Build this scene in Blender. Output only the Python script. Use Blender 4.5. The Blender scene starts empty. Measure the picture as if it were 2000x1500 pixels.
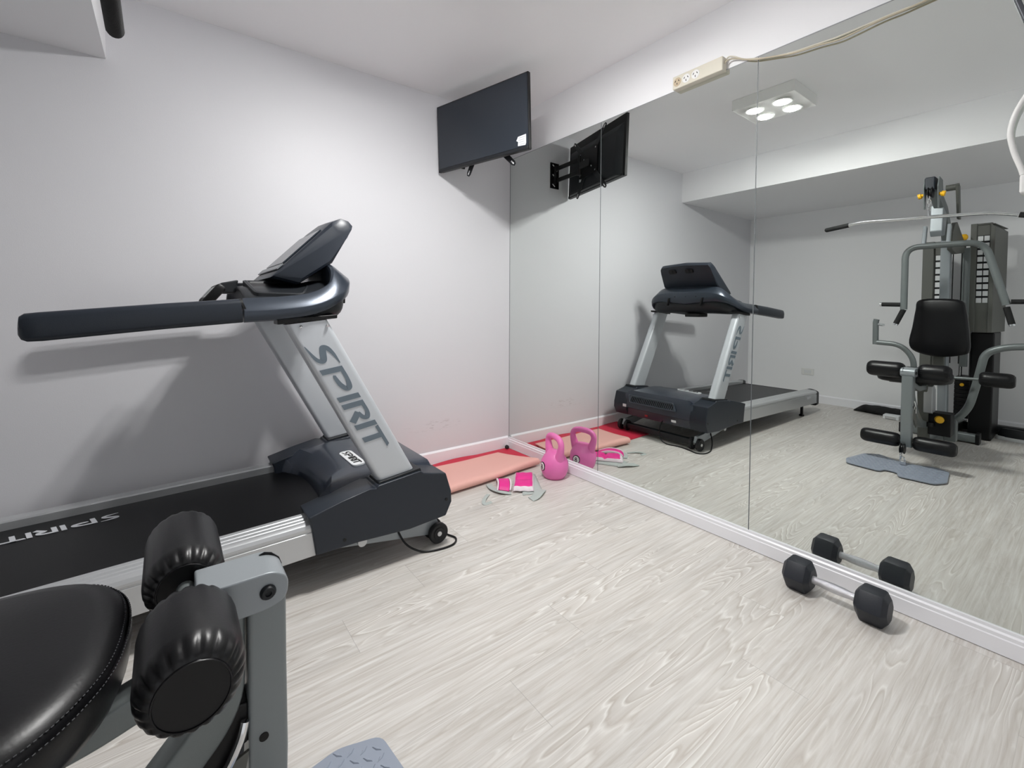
import bpy, math, random
from mathutils import Vector, Matrix
random.seed(7)
S = bpy.context.scene
COL = S.collection

# ---------------------------------------------------------------- camera
yaw, pitch, roll = 0.651, 0.0296, 0.0052
CAM = Vector((-2.0005, -2.657, 1.0474))
fwd = Vector((math.sin(yaw)*math.cos(pitch), math.cos(yaw)*math.cos(pitch), -math.sin(pitch)))
rgt = Vector((math.cos(yaw), -math.sin(yaw), 0))
up = rgt.cross(fwd)
r2 = rgt*math.cos(roll) + up*math.sin(roll)
u2 = -rgt*math.sin(roll) + up*math.cos(roll)
cd = bpy.data.cameras.new('camera')
cd.sensor_width = 36; cd.lens = 884.24/2000*36; cd.shift_x = 0; cd.shift_y = (623.36-750)/2000
cd.clip_start = 0.02
cam = bpy.data.objects.new('camera', cd); COL.objects.link(cam)
cam.matrix_world = Matrix(((r2.x, u2.x, -fwd.x, CAM.x), (r2.y, u2.y, -fwd.y, CAM.y), (r2.z, u2.z, -fwd.z, CAM.z), (0, 0, 0, 1)))
S.camera = cam

# ---------------------------------------------------------------- world, exposure
w = bpy.data.worlds.new('world'); S.world = w; w.use_nodes = True
w.node_tree.nodes['Background'].inputs[0].default_value = (0.96, 0.975, 1.0, 1)
w.node_tree.nodes['Background'].inputs[1].default_value = 0.65
vs = S.view_settings
vs.view_transform = 'Standard'; vs.look = 'None'; vs.gamma = 1; vs.use_curve_mapping = False
vs.exposure = 0.19
S.cycles.max_bounces = 16; S.cycles.diffuse_bounces = 12; S.cycles.glossy_bounces = 6
S.cycles.blur_glossy = 0.6
S.cycles.sample_clamp_indirect = 6.0
S.cycles.use_denoising = True

LAMP_L = 455.0        # radiance of the four lit lamp domes of the ceiling fixture
# ---------------------------------------------------------------- materials
def srgb(c):
    return tuple(((v/255)/12.92 if v/255 <= 0.04045 else ((v/255+0.055)/1.055)**2.4) for v in c) + (1,)
MATS = {}
def mat(name, rgb, rough=0.5, metal=0.0, spec=0.5, bump=0.0, bscale=200, coat=0.0, vary=0.0, vscale=3.0):
    if name in MATS: return MATS[name]
    m = bpy.data.materials.new(name); m.use_nodes = True; MATS[name] = m
    nt = m.node_tree; b = nt.nodes['Principled BSDF']
    b.inputs['Base Color'].default_value = srgb(rgb)
    b.inputs['Roughness'].default_value = rough; b.inputs['Metallic'].default_value = metal
    b.inputs['Specular IOR Level'].default_value = spec
    b.inputs['Coat Weight'].default_value = coat; b.inputs['Coat Roughness'].default_value = 0.15
    tc = nt.nodes.new('ShaderNodeTexCoord')
    if bump > 0:
        n = nt.nodes.new('ShaderNodeTexNoise'); n.inputs['Scale'].default_value = bscale; n.inputs['Detail'].default_value = 3
        nt.links.new(tc.outputs['Object'], n.inputs['Vector'])
        bp = nt.nodes.new('ShaderNodeBump'); bp.inputs['Strength'].default_value = bump; bp.inputs['Distance'].default_value = 0.002
        nt.links.new(n.outputs['Fac'], bp.inputs['Height']); nt.links.new(bp.outputs['Normal'], b.inputs['Normal'])
    if vary > 0:
        n = nt.nodes.new('ShaderNodeTexNoise'); n.inputs['Scale'].default_value = vscale
        nt.links.new(tc.outputs['Object'], n.inputs['Vector'])
        mx = nt.nodes.new('ShaderNodeMix'); mx.data_type = 'RGBA'
        c = srgb(rgb); mx.inputs[6].default_value = tuple(v*(1-vary) for v in c[:3])+(1,); mx.inputs[7].default_value = tuple(min(1, v*(1+vary)) for v in c[:3])+(1,)
        nt.links.new(n.outputs['Fac'], mx.inputs[0]); nt.links.new(mx.outputs[2], b.inputs['Base Color'])
    return m

def emis(name, rgb, strength):
    m = bpy.data.materials.new(name); m.use_nodes = True
    b = m.node_tree.nodes['Principled BSDF']
    b.inputs['Base Color'].default_value = srgb(rgb); b.inputs['Emission Color'].default_value = srgb(rgb); b.inputs['Emission Strength'].default_value = strength
    return m

WALLP = mat('wall_paint', (241, 241, 243), 0.55, bump=0.15, bscale=260)
CEILP = mat('ceiling_paint', (250, 250, 252), 0.6, bump=0.1, bscale=260)
TRIMW = mat('trim_white', (240, 240, 244), 0.3)
ALU = mat('brushed_aluminium', (196, 198, 200), 0.32, metal=0.55, bump=0.05, bscale=400)
SILV = mat('silver_paint', (200, 204, 209), 0.36, metal=0.35)
NAVY = mat('dark_navy_plastic', (32, 38, 47), 0.38, spec=0.4, bump=0.12, bscale=500)
NAVYG = mat('dark_navy_gloss', (36, 43, 55), 0.27, coat=0.3, bump=0.05, bscale=400)
DARK = mat('charcoal_plastic', (24, 27, 31), 0.44, spec=0.4, bump=0.1, bscale=500)
BLACK = mat('black_plastic', (8, 8, 10), 0.42, spec=0.35)
BELT = mat('running_belt', (5, 5, 7), 0.34, spec=0.2, bump=0.12, bscale=700)
RUBBER = mat('black_rubber', (20, 21, 24), 0.55)
LEATH = mat('black_vinyl', (9, 9, 12), 0.36, spec=0.36, bump=0.06, bscale=260)
GREYM = mat('grey_frame_paint', (116, 122, 122), 0.38, metal=0.25, bump=0.08, bscale=600)
GREYL = mat('light_grey_frame_paint', (150, 156, 160), 0.34, metal=0.25, bump=0.05, bscale=600)
GREYD = mat('dark_grey_shroud', (92, 93, 88), 0.5, bump=0.1, bscale=500)
CHROME = mat('chrome', (225, 226, 228), 0.12, metal=1.0)
FOAM = mat('black_foam_grip', (12, 12, 13), 0.75, bump=0.3, bscale=300)
PINK = mat('pink_vinyl', (232, 116, 182), 0.4, coat=0.15, vary=0.05, vscale=20)
HEXR = mat('hex_rubber', (28, 32, 40), 0.5, bump=0.25, bscale=500)
SALM = mat('salmon_mat', (230, 176, 166), 0.6, bump=0.3, bscale=300)
REDM = mat('red_mat', (200, 38, 66), 0.55, bump=0.3, bscale=300)
REDD = mat('red_mat_underside', (120, 14, 30), 0.6)
MAGE = mat('magenta_fabric', (228, 40, 142), 0.5, bump=0.3, bscale=250)
WHITEF = mat('white_trim_fabric', (236, 224, 230), 0.6)
GREYF = mat('grey_fabric', (176, 183, 180), 0.7, bump=0.3, bscale=250)
CREAM = mat('cream_plastic', (214, 209, 194), 0.4)
WHITEP = mat('white_plastic', (232, 232, 230), 0.35)
LABELW = mat('white_label', (222, 224, 226), 0.4)
YELL = mat('yellow_plastic', (236, 180, 20), 0.4)
LETG = mat('grey_lettering', (100, 112, 122), 0.45)
LETW = mat('white_lettering', (205, 207, 212), 0.45)
SCREEN = mat('tv_screen', (40, 46, 54), 0.22, spec=0.5)
PLATE = mat('footplate_paint', (150, 158, 172), 0.36, metal=0.1)
FABB = mat('black_fabric', (10, 10, 12), 0.8)

def mirror_mat():
    m = bpy.data.materials.new('mirror_silver'); m.use_nodes = True
    b = m.node_tree.nodes['Principled BSDF']
    b.inputs['Base Color'].default_value = (0.80, 0.835, 0.81, 1); b.inputs['Metallic'].default_value = 1; b.inputs['Roughness'].default_value = 0.0
    return m
MIRR = mirror_mat()

def floor_mat():
    m = bpy.data.materials.new('whitewashed_oak_planks'); m.use_nodes = True
    nt = m.node_tree; N = nt.nodes; L = nt.links; b = N['Principled BSDF']
    def node(t, **k):
        n = N.new(t)
        for a, v in k.items(): setattr(n, a, v)
        return n
    def M(op, a, bb=None, c=None):
        n = node('ShaderNodeMath', operation=op)
        for i, v in enumerate((a, bb, c)):
            if v is None: continue
            if isinstance(v, (int, float)): n.inputs[i].default_value = v
            else: L.new(v, n.inputs[i])
        return n.outputs[0]
    geo = node('ShaderNodeNewGeometry'); sep = node('ShaderNodeSeparateXYZ'); L.new(geo.outputs['Position'], sep.inputs[0])
    X, Y = sep.outputs[0], sep.outputs[1]
    ry = M('DIVIDE', M('ADD', Y, 1.674), 0.176)
    row = M('FLOOR', ry); fy = M('FRACT', ry)
    px = M('DIVIDE', M('SUBTRACT', M('ADD', X, 0.952), M('MULTIPLY', row, 0.3)), 1.2)
    pl = M('FLOOR', px); fx = M('FRACT', px)
    ids = node('ShaderNodeCombineXYZ'); L.new(row, ids.inputs[0]); L.new(pl, ids.inputs[1])
    wn = node('ShaderNodeTexWhiteNoise', noise_dimensions='2D'); L.new(ids.outputs[0], wn.inputs['Vector'])
    rnd = wn.outputs['Value']
    # grain coordinates, shifted plank by plank
    gc = node('ShaderNodeCombineXYZ')
    L.new(M('ADD', X, M('MULTIPLY', rnd, 37.0)), gc.inputs[0]); L.new(M('MULTIPLY', M('ADD', Y, M('MULTIPLY', rnd, 11.0)), 9.0), gc.inputs[1]); L.new(rnd, gc.inputs[2])
    n1 = node('ShaderNodeTexNoise'); n1.inputs['Scale'].default_value = 1.0; n1.inputs['Detail'].default_value = 2.5; n1.inputs['Roughness'].default_value = 0.45; n1.inputs['Distortion'].default_value = 0.3
    L.new(gc.outputs[0], n1.inputs['Vector'])
    # fine streaks
    g2 = node('ShaderNodeCombineXYZ'); L.new(M('MULTIPLY', X, 3.6), g2.inputs[0]); L.new(M('MULTIPLY', Y, 95.0), g2.inputs[1]); L.new(rnd, g2.inputs[2])
    n2 = node('ShaderNodeTexNoise'); n2.inputs['Scale'].default_value = 1.0; n2.inputs['Detail'].default_value = 6; n2.inputs['Roughness'].default_value = .62; L.new(g2.outputs[0], n2.inputs['Vector'])
    r2_ = node('ShaderNodeValToRGB'); c2 = r2_.color_ramp; c2.elements[0].position = 0.32; c2.elements[0].color = srgb((190, 183, 175)); c2.elements[1].position = 0.72; c2.elements[1].color = srgb((226, 224, 221))
    L.new(n2.outputs['Fac'], r2_.inputs[0])
    bands = M('FRACT', M('ADD', M('MULTIPLY', n1.outputs['Fac'], 24.0), M('MULTIPLY', n2.outputs['Fac'], 0.35)))
    r1 = node('ShaderNodeValToRGB'); cr = r1.color_ramp
    cr.elements[0].position = 0.0; cr.elements[0].color = srgb((188, 181, 173))
    cr.elements[1].position = 1.0; cr.elements[1].color = srgb((194, 187, 179))
    for p, c in ((0.10, (202, 197, 191)), (0.60, (214, 210, 205)), (0.74, (236, 234, 230)), (0.84, (210, 206, 200)), (0.93, (184, 176, 168))):
        e = cr.elements.new(p); e.color = srgb(c)
    L.new(bands, r1.inputs[0])
    # where the cathedral figure is strong
    n3 = node('ShaderNodeTexNoise'); n3.inputs['Scale'].default_value = 0.9; n3.inputs['Detail'].default_value = 1; L.new(gc.outputs[0], n3.inputs['Vector'])
    r3 = node('ShaderNodeValToRGB'); c3 = r3.color_ramp; c3.elements[0].position = 0.47; c3.elements[0].color = (0.12, 0.12, 0.12, 1); c3.elements[1].position = 0.64; c3.elements[1].color = (0.85, 0.85, 0.85, 1)
    L.new(n3.outputs['Fac'], r3.inputs[0])
    mx = node('ShaderNodeMix', data_type='RGBA'); L.new(r3.outputs[0], mx.inputs[0]); L.new(r2_.outputs[0], mx.inputs[6]); L.new(r1.outputs[0], mx.inputs[7])
    # broad tonal patches and per plank tone
    n4 = node('ShaderNodeTexNoise'); n4.inputs['Scale'].default_value = 2.2; n4.inputs['Detail'].default_value = 2; L.new(gc.outputs[0], n4.inputs['Vector'])
    tone = M('ADD', M('ADD', 0.90, M('MULTIPLY', rnd, 0.07)), M('MULTIPLY', M('SUBTRACT', n4.outputs['Fac'], 0.5), 0.22))
    # knots
    vc = node('ShaderNodeCombineXYZ'); L.new(M('MULTIPLY', X, 1.6), vc.inputs[0]); L.new(M('MULTIPLY', Y, 4.2), vc.inputs[1])
    vo = node('ShaderNodeTexVoronoi'); vo.inputs['Scale'].default_value = 0.8; L.new(vc.outputs[0], vo.inputs['Vector'])
    knot = M('MULTIPLY', M('SUBTRACT', 1.0, M('MINIMUM', M('MULTIPLY', vo.outputs['Distance'], 7.0), 1.0)), 0.16)
    # seams
    ey = M('MINIMUM', fy, M('SUBTRACT', 1.0, fy)); ex = M('MINIMUM', fx, M('SUBTRACT', 1.0, fx))
    sy = M('LESS_THAN', M('MULTIPLY', ey, 0.176), 0.0007); sx = M('LESS_THAN', M('MULTIPLY', ex, 1.2), 0.0008)
    seam = M('MULTIPLY', M('MAXIMUM', M('MULTIPLY', sy, 0.45), sx), 0.26)
    tone2 = M('SUBTRACT', M('SUBTRACT', tone, knot), seam)
    mul = node('ShaderNodeVectorMath', operation='SCALE'); L.new(mx.outputs[2], mul.inputs[0]); L.new(tone2, mul.inputs['Scale'])
    L.new(mul.outputs[0], b.inputs['Base Color'])
    b.inputs['Roughness'].default_value = 0.42
    bp = node('ShaderNodeBump'); bp.inputs['Strength'].default_value = 0.12; bp.inputs['Distance'].default_value = 0.002; L.new(n2.outputs['Fac'], bp.inputs['Height']); L.new(bp.outputs[0], b.inputs['Normal'])
    return m
FLOORM = floor_mat()

def stained_wall():
    m = bpy.data.materials.new('wall_paint_scuffed'); m.use_nodes = True
    nt = m.node_tree; N = nt.nodes; L = nt.links; b = N['Principled BSDF']
    b.inputs['Roughness'].default_value = 0.5
    geo = N.new('ShaderNodeNewGeometry')
    mp = N.new('ShaderNodeMapping'); mp.inputs['Location'].default_value = (0.60/0.24, 0, -0.258/0.040); mp.inputs['Scale'].default_value = (1/0.24, 0, 1/0.040)
    L.new(geo.outputs['Position'], mp.inputs[0])
    ln = N.new('ShaderNodeVectorMath'); ln.operation = 'LENGTH'; L.new(mp.outputs[0], ln.inputs[0])
    ns = N.new('ShaderNodeTexNoise'); ns.inputs['Scale'].default_value = 9; ns.inputs['Detail'].default_value = 6; ns.inputs['Roughness'].default_value = .7
    mp2 = N.new('ShaderNodeMapping'); mp2.inputs['Scale'].default_value = (1, 1, 5); L.new(geo.outputs['Position'], mp2.inputs[0]); L.new(mp2.outputs[0], ns.inputs['Vector'])
    a = N.new('ShaderNodeMath'); a.operation = 'SUBTRACT'; a.inputs[0].default_value = 1.0; L.new(ln.outputs['Value'], a.inputs[1])
    r = N.new('ShaderNodeValToRGB'); r.color_ramp.elements[0].position = 0.53; r.color_ramp.elements[1].position = 0.62; L.new(ns.outputs['Fac'], r.inputs[0])
    c = N.new('ShaderNodeMath'); c.operation = 'MULTIPLY'; c.use_clamp = True; L.new(a.outputs[0], c.inputs[0]); L.new(r.outputs[0], c.inputs[1])
    d = N.new('ShaderNodeMath'); d.operation = 'MULTIPLY'; L.new(c.outputs[0], d.inputs[0]); d.inputs[1].default_value = 0.65
    mx = N.new('ShaderNodeMix'); mx.data_type = 'RGBA'; L.new(d.outputs[0], mx.inputs[0]); mx.inputs[6].default_value = srgb((214, 214, 218)); mx.inputs[7].default_value = srgb((130, 122, 120))  # base tone darker than the other walls, offsets the lamp's hot spot in colour
    L.new(mx.outputs[2], b.inputs['Base Color'])
    n2 = N.new('ShaderNodeTexNoise'); n2.inputs['Scale'].default_value = 260; L.new(geo.outputs['Position'], n2.inputs['Vector'])
    bp = N.new('ShaderNodeBump'); bp.inputs['Strength'].default_value = 0.15; bp.inputs['Distance'].default_value = 0.002; L.new(n2.outputs['Fac'], bp.inputs['Height']); L.new(bp.outputs[0], b.inputs['Normal'])
    return m

# ---------------------------------------------------------------- mesh helpers
def fillet(poly, r, n=4, closed=True):
    """round the corners of a 2D/3D polyline"""
    P = [Vector(p) for p in poly]; out = []
    rs = r if isinstance(r, (list, tuple)) else [r]*len(P)
    for i, p in enumerate(P):
        if not closed and (i == 0 or i == len(P)-1): out.append(p.copy()); continue
        a = P[i-1]; c = P[(i+1) % len(P)]; rr = rs[i]
        la = (a-p).length; lc = (c-p).length; d = min(rr, la*0.49, lc*0.49)
        if d < 1e-6: out.append(p.copy()); continue
        s = p+(a-p)/la*d; e = p+(c-p)/lc*d
        for k in range(n+1):
            t = k/n; out.append(s*(1-t)**2 + p*2*t*(1-t) + e*t*t)
    return out
def rrect(w, h, r, n=3):
    return fillet([(-w/2, -h/2), (w/2, -h/2), (w/2, h/2), (-w/2, h/2)], r, n)
def circ(r, n=16):
    return [Vector((r*math.cos(2*math.pi*i/n), r*math.sin(2*math.pi*i/n))) for i in range(n)]
def smooth_path(pts, n=6):
    P = [Vector(p) for p in pts]; out = []
    for i in range(len(P)-1):
        p0 = P[max(i-1, 0)]; p1 = P[i]; p2 = P[i+1]; p3 = P[min(i+2, len(P)-1)]
        for k in range(n):
            t = k/n
            out.append(0.5*((2*p1)+(-p0+p2)*t+(2*p0-5*p1+4*p2-p3)*t*t+(-p0+3*p1-3*p2+p3)*t**3))
    out.append(P[-1]); return out

class MB:
    def __init__(s): s.v = []; s.f = []; s.mi = []; s.cur = 0
    def face(s, idx): s.f.append(tuple(idx)); s.mi.append(s.cur)
    def ring(s, pts):
        i = len(s.v); s.v += [Vector(p) for p in pts]; return list(range(i, i+len(pts)))
    def loft(s, rings, closed=True, cap=True, loop=False):
        R = [s.ring(r) for r in rings]; n = len(R[0])
        pairs = list(zip(R, R[1:])) + ([(R[-1], R[0])] if loop else [])
        for a, b in pairs:
            for i in range(n if closed else n-1):
                j = (i+1) % n; s.face((a[i], a[j], b[j], b[i]))
        if cap and closed and not loop: s.face(R[0][::-1]); s.face(R[-1])
        return s
    def box(s, x0, x1, y0, y1, z0, z1):
        return s.loft([[(x0, y0, z), (x1, y0, z), (x1, y1, z), (x0, y1, z)] for z in (z0, z1)])
    def obox(s, c, ax, ay, az, sx, sy, sz):
        c = Vector(c); ax = Vector(ax).normalized(); ay = Vector(ay).normalized(); az = Vector(az).normalized()
        return s.loft([[c+ax*i*sx/2+ay*j*sy/2+az*k*sz/2 for i, j in ((-1, -1), (1, -1), (1, 1), (-1, 1))] for k in (-1, 1)])
    def prism(s, poly, a, b, axis='y'):
        def m(p, t):
            if axis == 'y': return (p[0], t, p[1])
            if axis == 'x': return (t, p[0], p[1])
            return (p[0], p[1], t)
        return s.loft([[m(p, a) for p in poly], [m(p, b) for p in poly]])
    def sweep(s, path, sec, upv=(0, 0, 1), cap=True, loop=False, scales=None):
        P = [Vector(p) for p in path]; rings = []; n = len(P); prev = None
        for i, p in enumerate(P):
            if loop: t = P[(i+1) % n]-P[i-1]
            else: t = P[min(i+1, n-1)]-P[max(i-1, 0)]
            t.normalize()
            if prev is None:
                u = Vector(upv); u = u-t*u.dot(t)
                if u.length < 1e-4: u = Vector((1, 0, 0))-t*t.x
            else: u = prev-t*prev.dot(t)
            u.normalize(); prev = u; sd = u.cross(t)
            k = scales[i] if scales else 1
            rings.append([p+sd*q[0]*k+u*q[1]*k for q in sec])
        return s.loft(rings, cap=cap, loop=loop)
    def rod(s, a, b, r, n=16): return s.sweep([a, b], circ(r, n), upv=(0.01, 0.3, 1))
    def lathe(s, prof, org, axis, n=28, ups=(0, 0, 1)):
        """prof: list of (radius, distance along axis)"""
        a = Vector(axis).normalized(); u = Vector(ups)-a*Vector(ups).dot(a)
        if u.length < 1e-4: u = Vector((1, 0, 0))-a*a.x
        u.normalize(); v = a.cross(u); o = Vector(org)
        return s.loft([[o+a*d+(u*math.cos(2*math.pi*i/n)+v*math.sin(2*math.pi*i/n))*max(r, 1e-5) for i in range(n)] for r, d in prof])
    def build(s, name, m, parent=None, sub=0, bev=0.0, ang=35, bseg=2):
        me = bpy.data.meshes.new(name)
        off = Vector((0, 0, 0)); q = parent
        while q is not None: off += q.location; q = q.parent
        me.from_pydata([tuple(v-off) for v in s.v], [], s.f)
        ms = m if isinstance(m, (list, tuple)) else [m]
        for x in ms: me.materials.append(x)
        for p, i in zip(me.polygons, s.mi): p.material_index = i
        me.update()
        import bmesh
        bm = bmesh.new(); bm.from_mesh(me); bmesh.ops.recalc_face_normals(bm, faces=bm.faces); bm.to_mesh(me); bm.free()
        for p in me.polygons: p.use_smooth = True
        if sub == 0: me.set_sharp_from_angle(angle=math.radians(ang))
        o = bpy.data.objects.new(name, me); COL.objects.link(o)
        if parent is not None: o.parent = parent
        if bev > 0:
            md = o.modifiers.new('bevel', 'BEVEL'); md.width = bev; md.segments = bseg; md.limit_method = 'ANGLE'; md.angle_limit = math.radians(35); md.harden_normals = True
        if sub > 0:
            md = o.modifiers.new('subsurf', 'SUBSURF'); md.levels = sub; md.render_levels = sub
        return o

def tag(o, label=None, cat=None, group=None, kind=None):
    if label: o['label'] = label
    if cat: o['category'] = cat
    if group: o['group'] = group
    if kind: o['kind'] = kind
    return o
def thing(name, label, cat, loc, group=None):
    o = bpy.data.objects.new(name, None); o.empty_display_size = 0.1; COL.objects.link(o); o.location = loc
    return tag(o, label, cat, group)
def struct(name, mb, m, **k):
    return tag(mb.build(name, m, None, **k), kind='structure')

# ---------------------------------------------------------------- letters (strokes drawn as polygons, height 1)
def ribbon(pts, wid, n=5):
    P = smooth_path([(p[0], p[1], 0) for p in pts], n); W = []
    for i in range(len(pts)-1):
        for k in range(n): W.append(wid[i]+(wid[i+1]-wid[i])*k/n)
    W.append(wid[-1]); quads = []; L = []; R = []
    for i, p in enumerate(P):
        t = P[min(i+1, len(P)-1)]-P[max(i-1, 0)]; t.normalize(); nn = Vector((-t.y, t.x, 0)); L.append(p+nn*W[i]/2); R.append(p-nn*W[i]/2)
    for i in range(len(P)-1): quads.append([R[i], R[i+1], L[i+1], L[i]])
    return quads
def spirit_letters():
    q = []
    w = 0.27
    q += ribbon([(-.26, 1.0), (-.75, .95), (-1.08, .84), (-1.14, .68), (-.90, .56), (-.58, .43), (-.52, .28), (-.70, .13), (-1.36, .0)], [.03, .16, .24, .26, .27, .26, .24, .17, .03])
    def stem(s): return [[Vector((s, 0, 0)), Vector((s+w, 0, 0)), Vector((s+w, 1, 0)), Vector((s, 1, 0))]]
    q += stem(-.10); q += ribbon([(.12, .91), (.60, .90), (1.00, .80), (1.06, .62), (.80, .48), (.42, .44), (.30, .47)], [.18, .18, .24, .26, .22, .16, .10])
    q += stem(1.42)
    q += stem(1.84); q += ribbon([(2.06, .91), (2.50, .90), (2.76, .76), (2.72, .58), (2.42, .50)], [.18, .18, .24, .23, .15]); q += ribbon([(2.40, .5), (2.62, .28), (2.86, 0.02)], [.26, .27, .28])
    q += stem(3.04)
    q += stem(3.78); q += [[Vector((3.42, .84, 0)), Vector((4.62, .84, 0)), Vector((4.5, 1.0, 0)), Vector((3.35, 1.0, 0))]]
    return q
def digit8():
    return ribbon([(0, .52), (-.26, .68), (-.24, .9), (0, 1), (.24, .9), (.26, .68), (0, .52), (-.32, .34), (-.3, .1), (0, 0), (.3, .1), (.32, .34), (0, .52)], [.18]*13)
def letters(quads, org, ev, uv, nv, name, m, parent, th=0.0008):
    """ev = vector of one unit along the text, uv = vector of one letter height"""
    b = MB(); org = Vector(org); ev = Vector(ev); uv = Vector(uv); nv = Vector(nv).normalized()*th
    for n_, qd in enumerate(quads):
        b.loft([[org+ev*p[0]+uv*p[1]+nv*k for p in qd] for k in (0.15, 1+.012*n_)])
    return b.build(name, m, parent)

# ================================================================ the room
RX = -3.678; FY = -3.75; H = 2.4
struct('floor', MB().box(RX-.1, .1, FY-.1, .1, -.06, 0), FLOORM)
struct('ceiling', MB().box(RX-.1, .1, FY-.1, .1, H, H+.06), CEILP)
struct('ceiling_soffit', MB().box(RX, -2.197, FY, 0, 2.108, H), WALLP)
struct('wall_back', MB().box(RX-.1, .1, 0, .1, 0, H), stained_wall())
struct('wall_right', MB().box(.006, .1, FY, 0, 0, H), WALLP)
struct('wall_left', MB().box(RX-.1, RX, FY, 0, 0, H), WALLP)
# the wall behind the photographer, with an unseen opening added to let in fill light
DX0, DX1, DZ = -3.0, -1.2, 2.10
struct('wall_front', MB().box(RX-.1, DX0, FY-.1, FY, 0, H).box(DX1, .1, FY-.1, FY, 0, H).box(DX0, DX1, FY-.1, FY, DZ, H), WALLP)
pl0 = bpy.data.lights.new('fill_opening_portal', 'AREA'); pl0.shape = 'RECTANGLE'; pl0.size = DX1-DX0; pl0.size_y = DZ; pl0.cycles.is_portal = True
po = bpy.data.objects.new('fill_opening_portal', pl0); COL.objects.link(po); po.location = ((DX0+DX1)/2, FY-.05, DZ/2); po.rotation_euler = (math.radians(90), 0, 0)
struct('baseboard_right', MB().prism([(.006, 0.0022), (-.014, 0.0022), (-.014, .050), (-.0115, .053), (-.0115, .064), (-.006, .069), (-.006, .0786), (.006, .0786)], -.001, FY, 'y'), TRIMW)
bb = [(0, 0), (0, 0.012), (.078, .012), (.0885, .004), (.0885, 0)]
struct('baseboard_back', MB().prism([(-t, z) for z, t in bb], -.014, RX, 'x'), TRIMW)
struct('baseboard_left', MB().prism([(RX+t, z) for z, t in bb], -.012, FY, 'y'), TRIMW)
# wall mirror panels
places = ['in the corner beside the television', 'between the corner panel and the panel showing the multi gym', 'showing the multi gym and ceiling lamp', 'at the far right end, past the multi gym reflection']
for k in range(4):
    y1 = -.0018-k*.869-(.0013 if k == 0 else 0); y0 = -(k+1)*.869+.0018
    o = MB().box(0, .0055, y0, y1, .0790, 2.103).build('mirror_panel', MIRR, None)
    tag(o, 'tall frameless wall mirror panel '+places[k], 'mirror', 'mirror panels on the right wall')
    if k == 3: o['label'] = 'tall frameless wall mirror panel at the right end of the mirror wall'

# dark adhesive joints between the panels and in the corner; top edge strip is a painted shadow line
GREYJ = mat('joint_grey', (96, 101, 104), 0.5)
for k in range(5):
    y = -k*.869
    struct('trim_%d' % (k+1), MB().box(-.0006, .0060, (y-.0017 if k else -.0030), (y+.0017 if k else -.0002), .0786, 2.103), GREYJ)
struct('trim_6', MB().box(-.0006, .0060, -3.476, -.0002, 2.1034, 2.1066), mat('shadow_line_grey', (150, 153, 156), .5))
# ================================================================ ceiling lamp seen in the mirror
def ceiling_lamp(loc, label):
    t = thing('ceiling_spotlight', label, 'ceiling light', loc)
    x, y, z = loc
    sx, sy = .165, .188
    b = MB().loft([[(x+a*sx, y+c*sy, zz) for a, c in ((-1, -1), (1, -1), (1, 1), (-1, 1))] for zz in (H-.0005, H-.068)])
    b.build('housing', WHITEP, t, bev=.003)
    for a in (-1, 1):
        for c in (-1, 1):
            cx, cy = x+a*.075, y+c*.083
            MB().lathe([(.050, 0), (.058, .004), (.056, .010), (.048, .010), (.046, .004)], (cx, cy, H-.068), (0, 0, -1), 32).build('bezel', WHITEP, t)
            MB().lathe([(.0435, .0015), (.0432, .0070), (.0403, .0125), (.0305, .0165), (.0155, .0185), (.0001, .0190)], (cx, cy, H-.068), (0, 0, -1), 24).build('lamp', LAMPG, t)
    return t
LAMPG = emis('lit_lamp_glass', (255, 254, 252), LAMP_L)
ceiling_lamp((-1.138, -1.316, H), 'white square ceiling light with four round lit lamps, seen in the mirror')

# ================================================================ treadmill
YC = -.54
tm = thing('treadmill', 'black and silver treadmill with SPIRIT lettering along the white wall', 'treadmill', (-2.1, YC, 0))
def inc(x): return .025*(x+1.6)
XR, XF = -3.10, -1.585
for sgn, nm in ((-1, 'near'), (1, 'far')):
    yo = YC+sgn*.405; yi = YC+sgn*.315
    prof = [(0, .140), (0, .226), (.003, .228), (.003, .233), (0, .235), (0, .243), (.006, .254), (.016, .260), (.024, .262), (.027, .260), (.030, .263), (.044, .264), (.047, .262), (.050, .265), (.066, .266), (.069, .264), (.072, .267), (.087, .268), (.090, .262), (.090, .14)]
    rings = [[(x, yo-sgn*d, z+inc(x)) for d, z in prof] for x in (XF, XR)]
    MB().loft(rings).build('side_rail', ALU, tm, ang=20)
    b = MB(); rr = fillet([(0, .115), (0, .25), (.05, .268), (.092, .268), (.092, .115)], .018, 4)
    b.loft([[(x, yo-sgn*(.046+(d-.046)*k), .19+(z-.19)*k+inc(x)) for d, z in rr] for x, k in ((XR+.005, 1.03), (XR-.04, 1.0), (XR-.058, .93), (XR-.066, .75))])
    b.build('rail_end_cap', DARK, tm, ang=50)
# small wordmark on the near rail end, seen in the mirror
letters(spirit_letters(), (-2.93, YC-.4055, .165), (.018, 0, 0), (0, 0, .022), (0, -1, 0), 'rail_lettering', LETW, tm)
b = MB(); yb0, yb1 = YC-.27, YC+.27
def bz(x): return .236+inc(x)
r0 = []
b.loft([[(x, y, z) for y, z in ((yb0, bz(x)), (yb1, bz(x)), (yb1, bz(x)-.02), (yb0, bz(x)-.02))] for x in (-1.46, -2.3, -3.06, -3.10, -3.115)], cap=True)
b.build('running_belt', BELT, tm)
b = MB().loft([[(x, y, z) for y, z in ((YC-.318, bz(x)-.003), (YC+.318, bz(x)-.003), (YC+.318, bz(x)-.08), (YC-.318, bz(x)-.08))] for x in (-1.5, -3.09)])
b.build('deck', BLACK, tm)
MB().rod((-3.085, YC-.31, .178), (-3.085, YC+.31, .178), .024).build('rear_roller', BLACK, tm)
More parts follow.
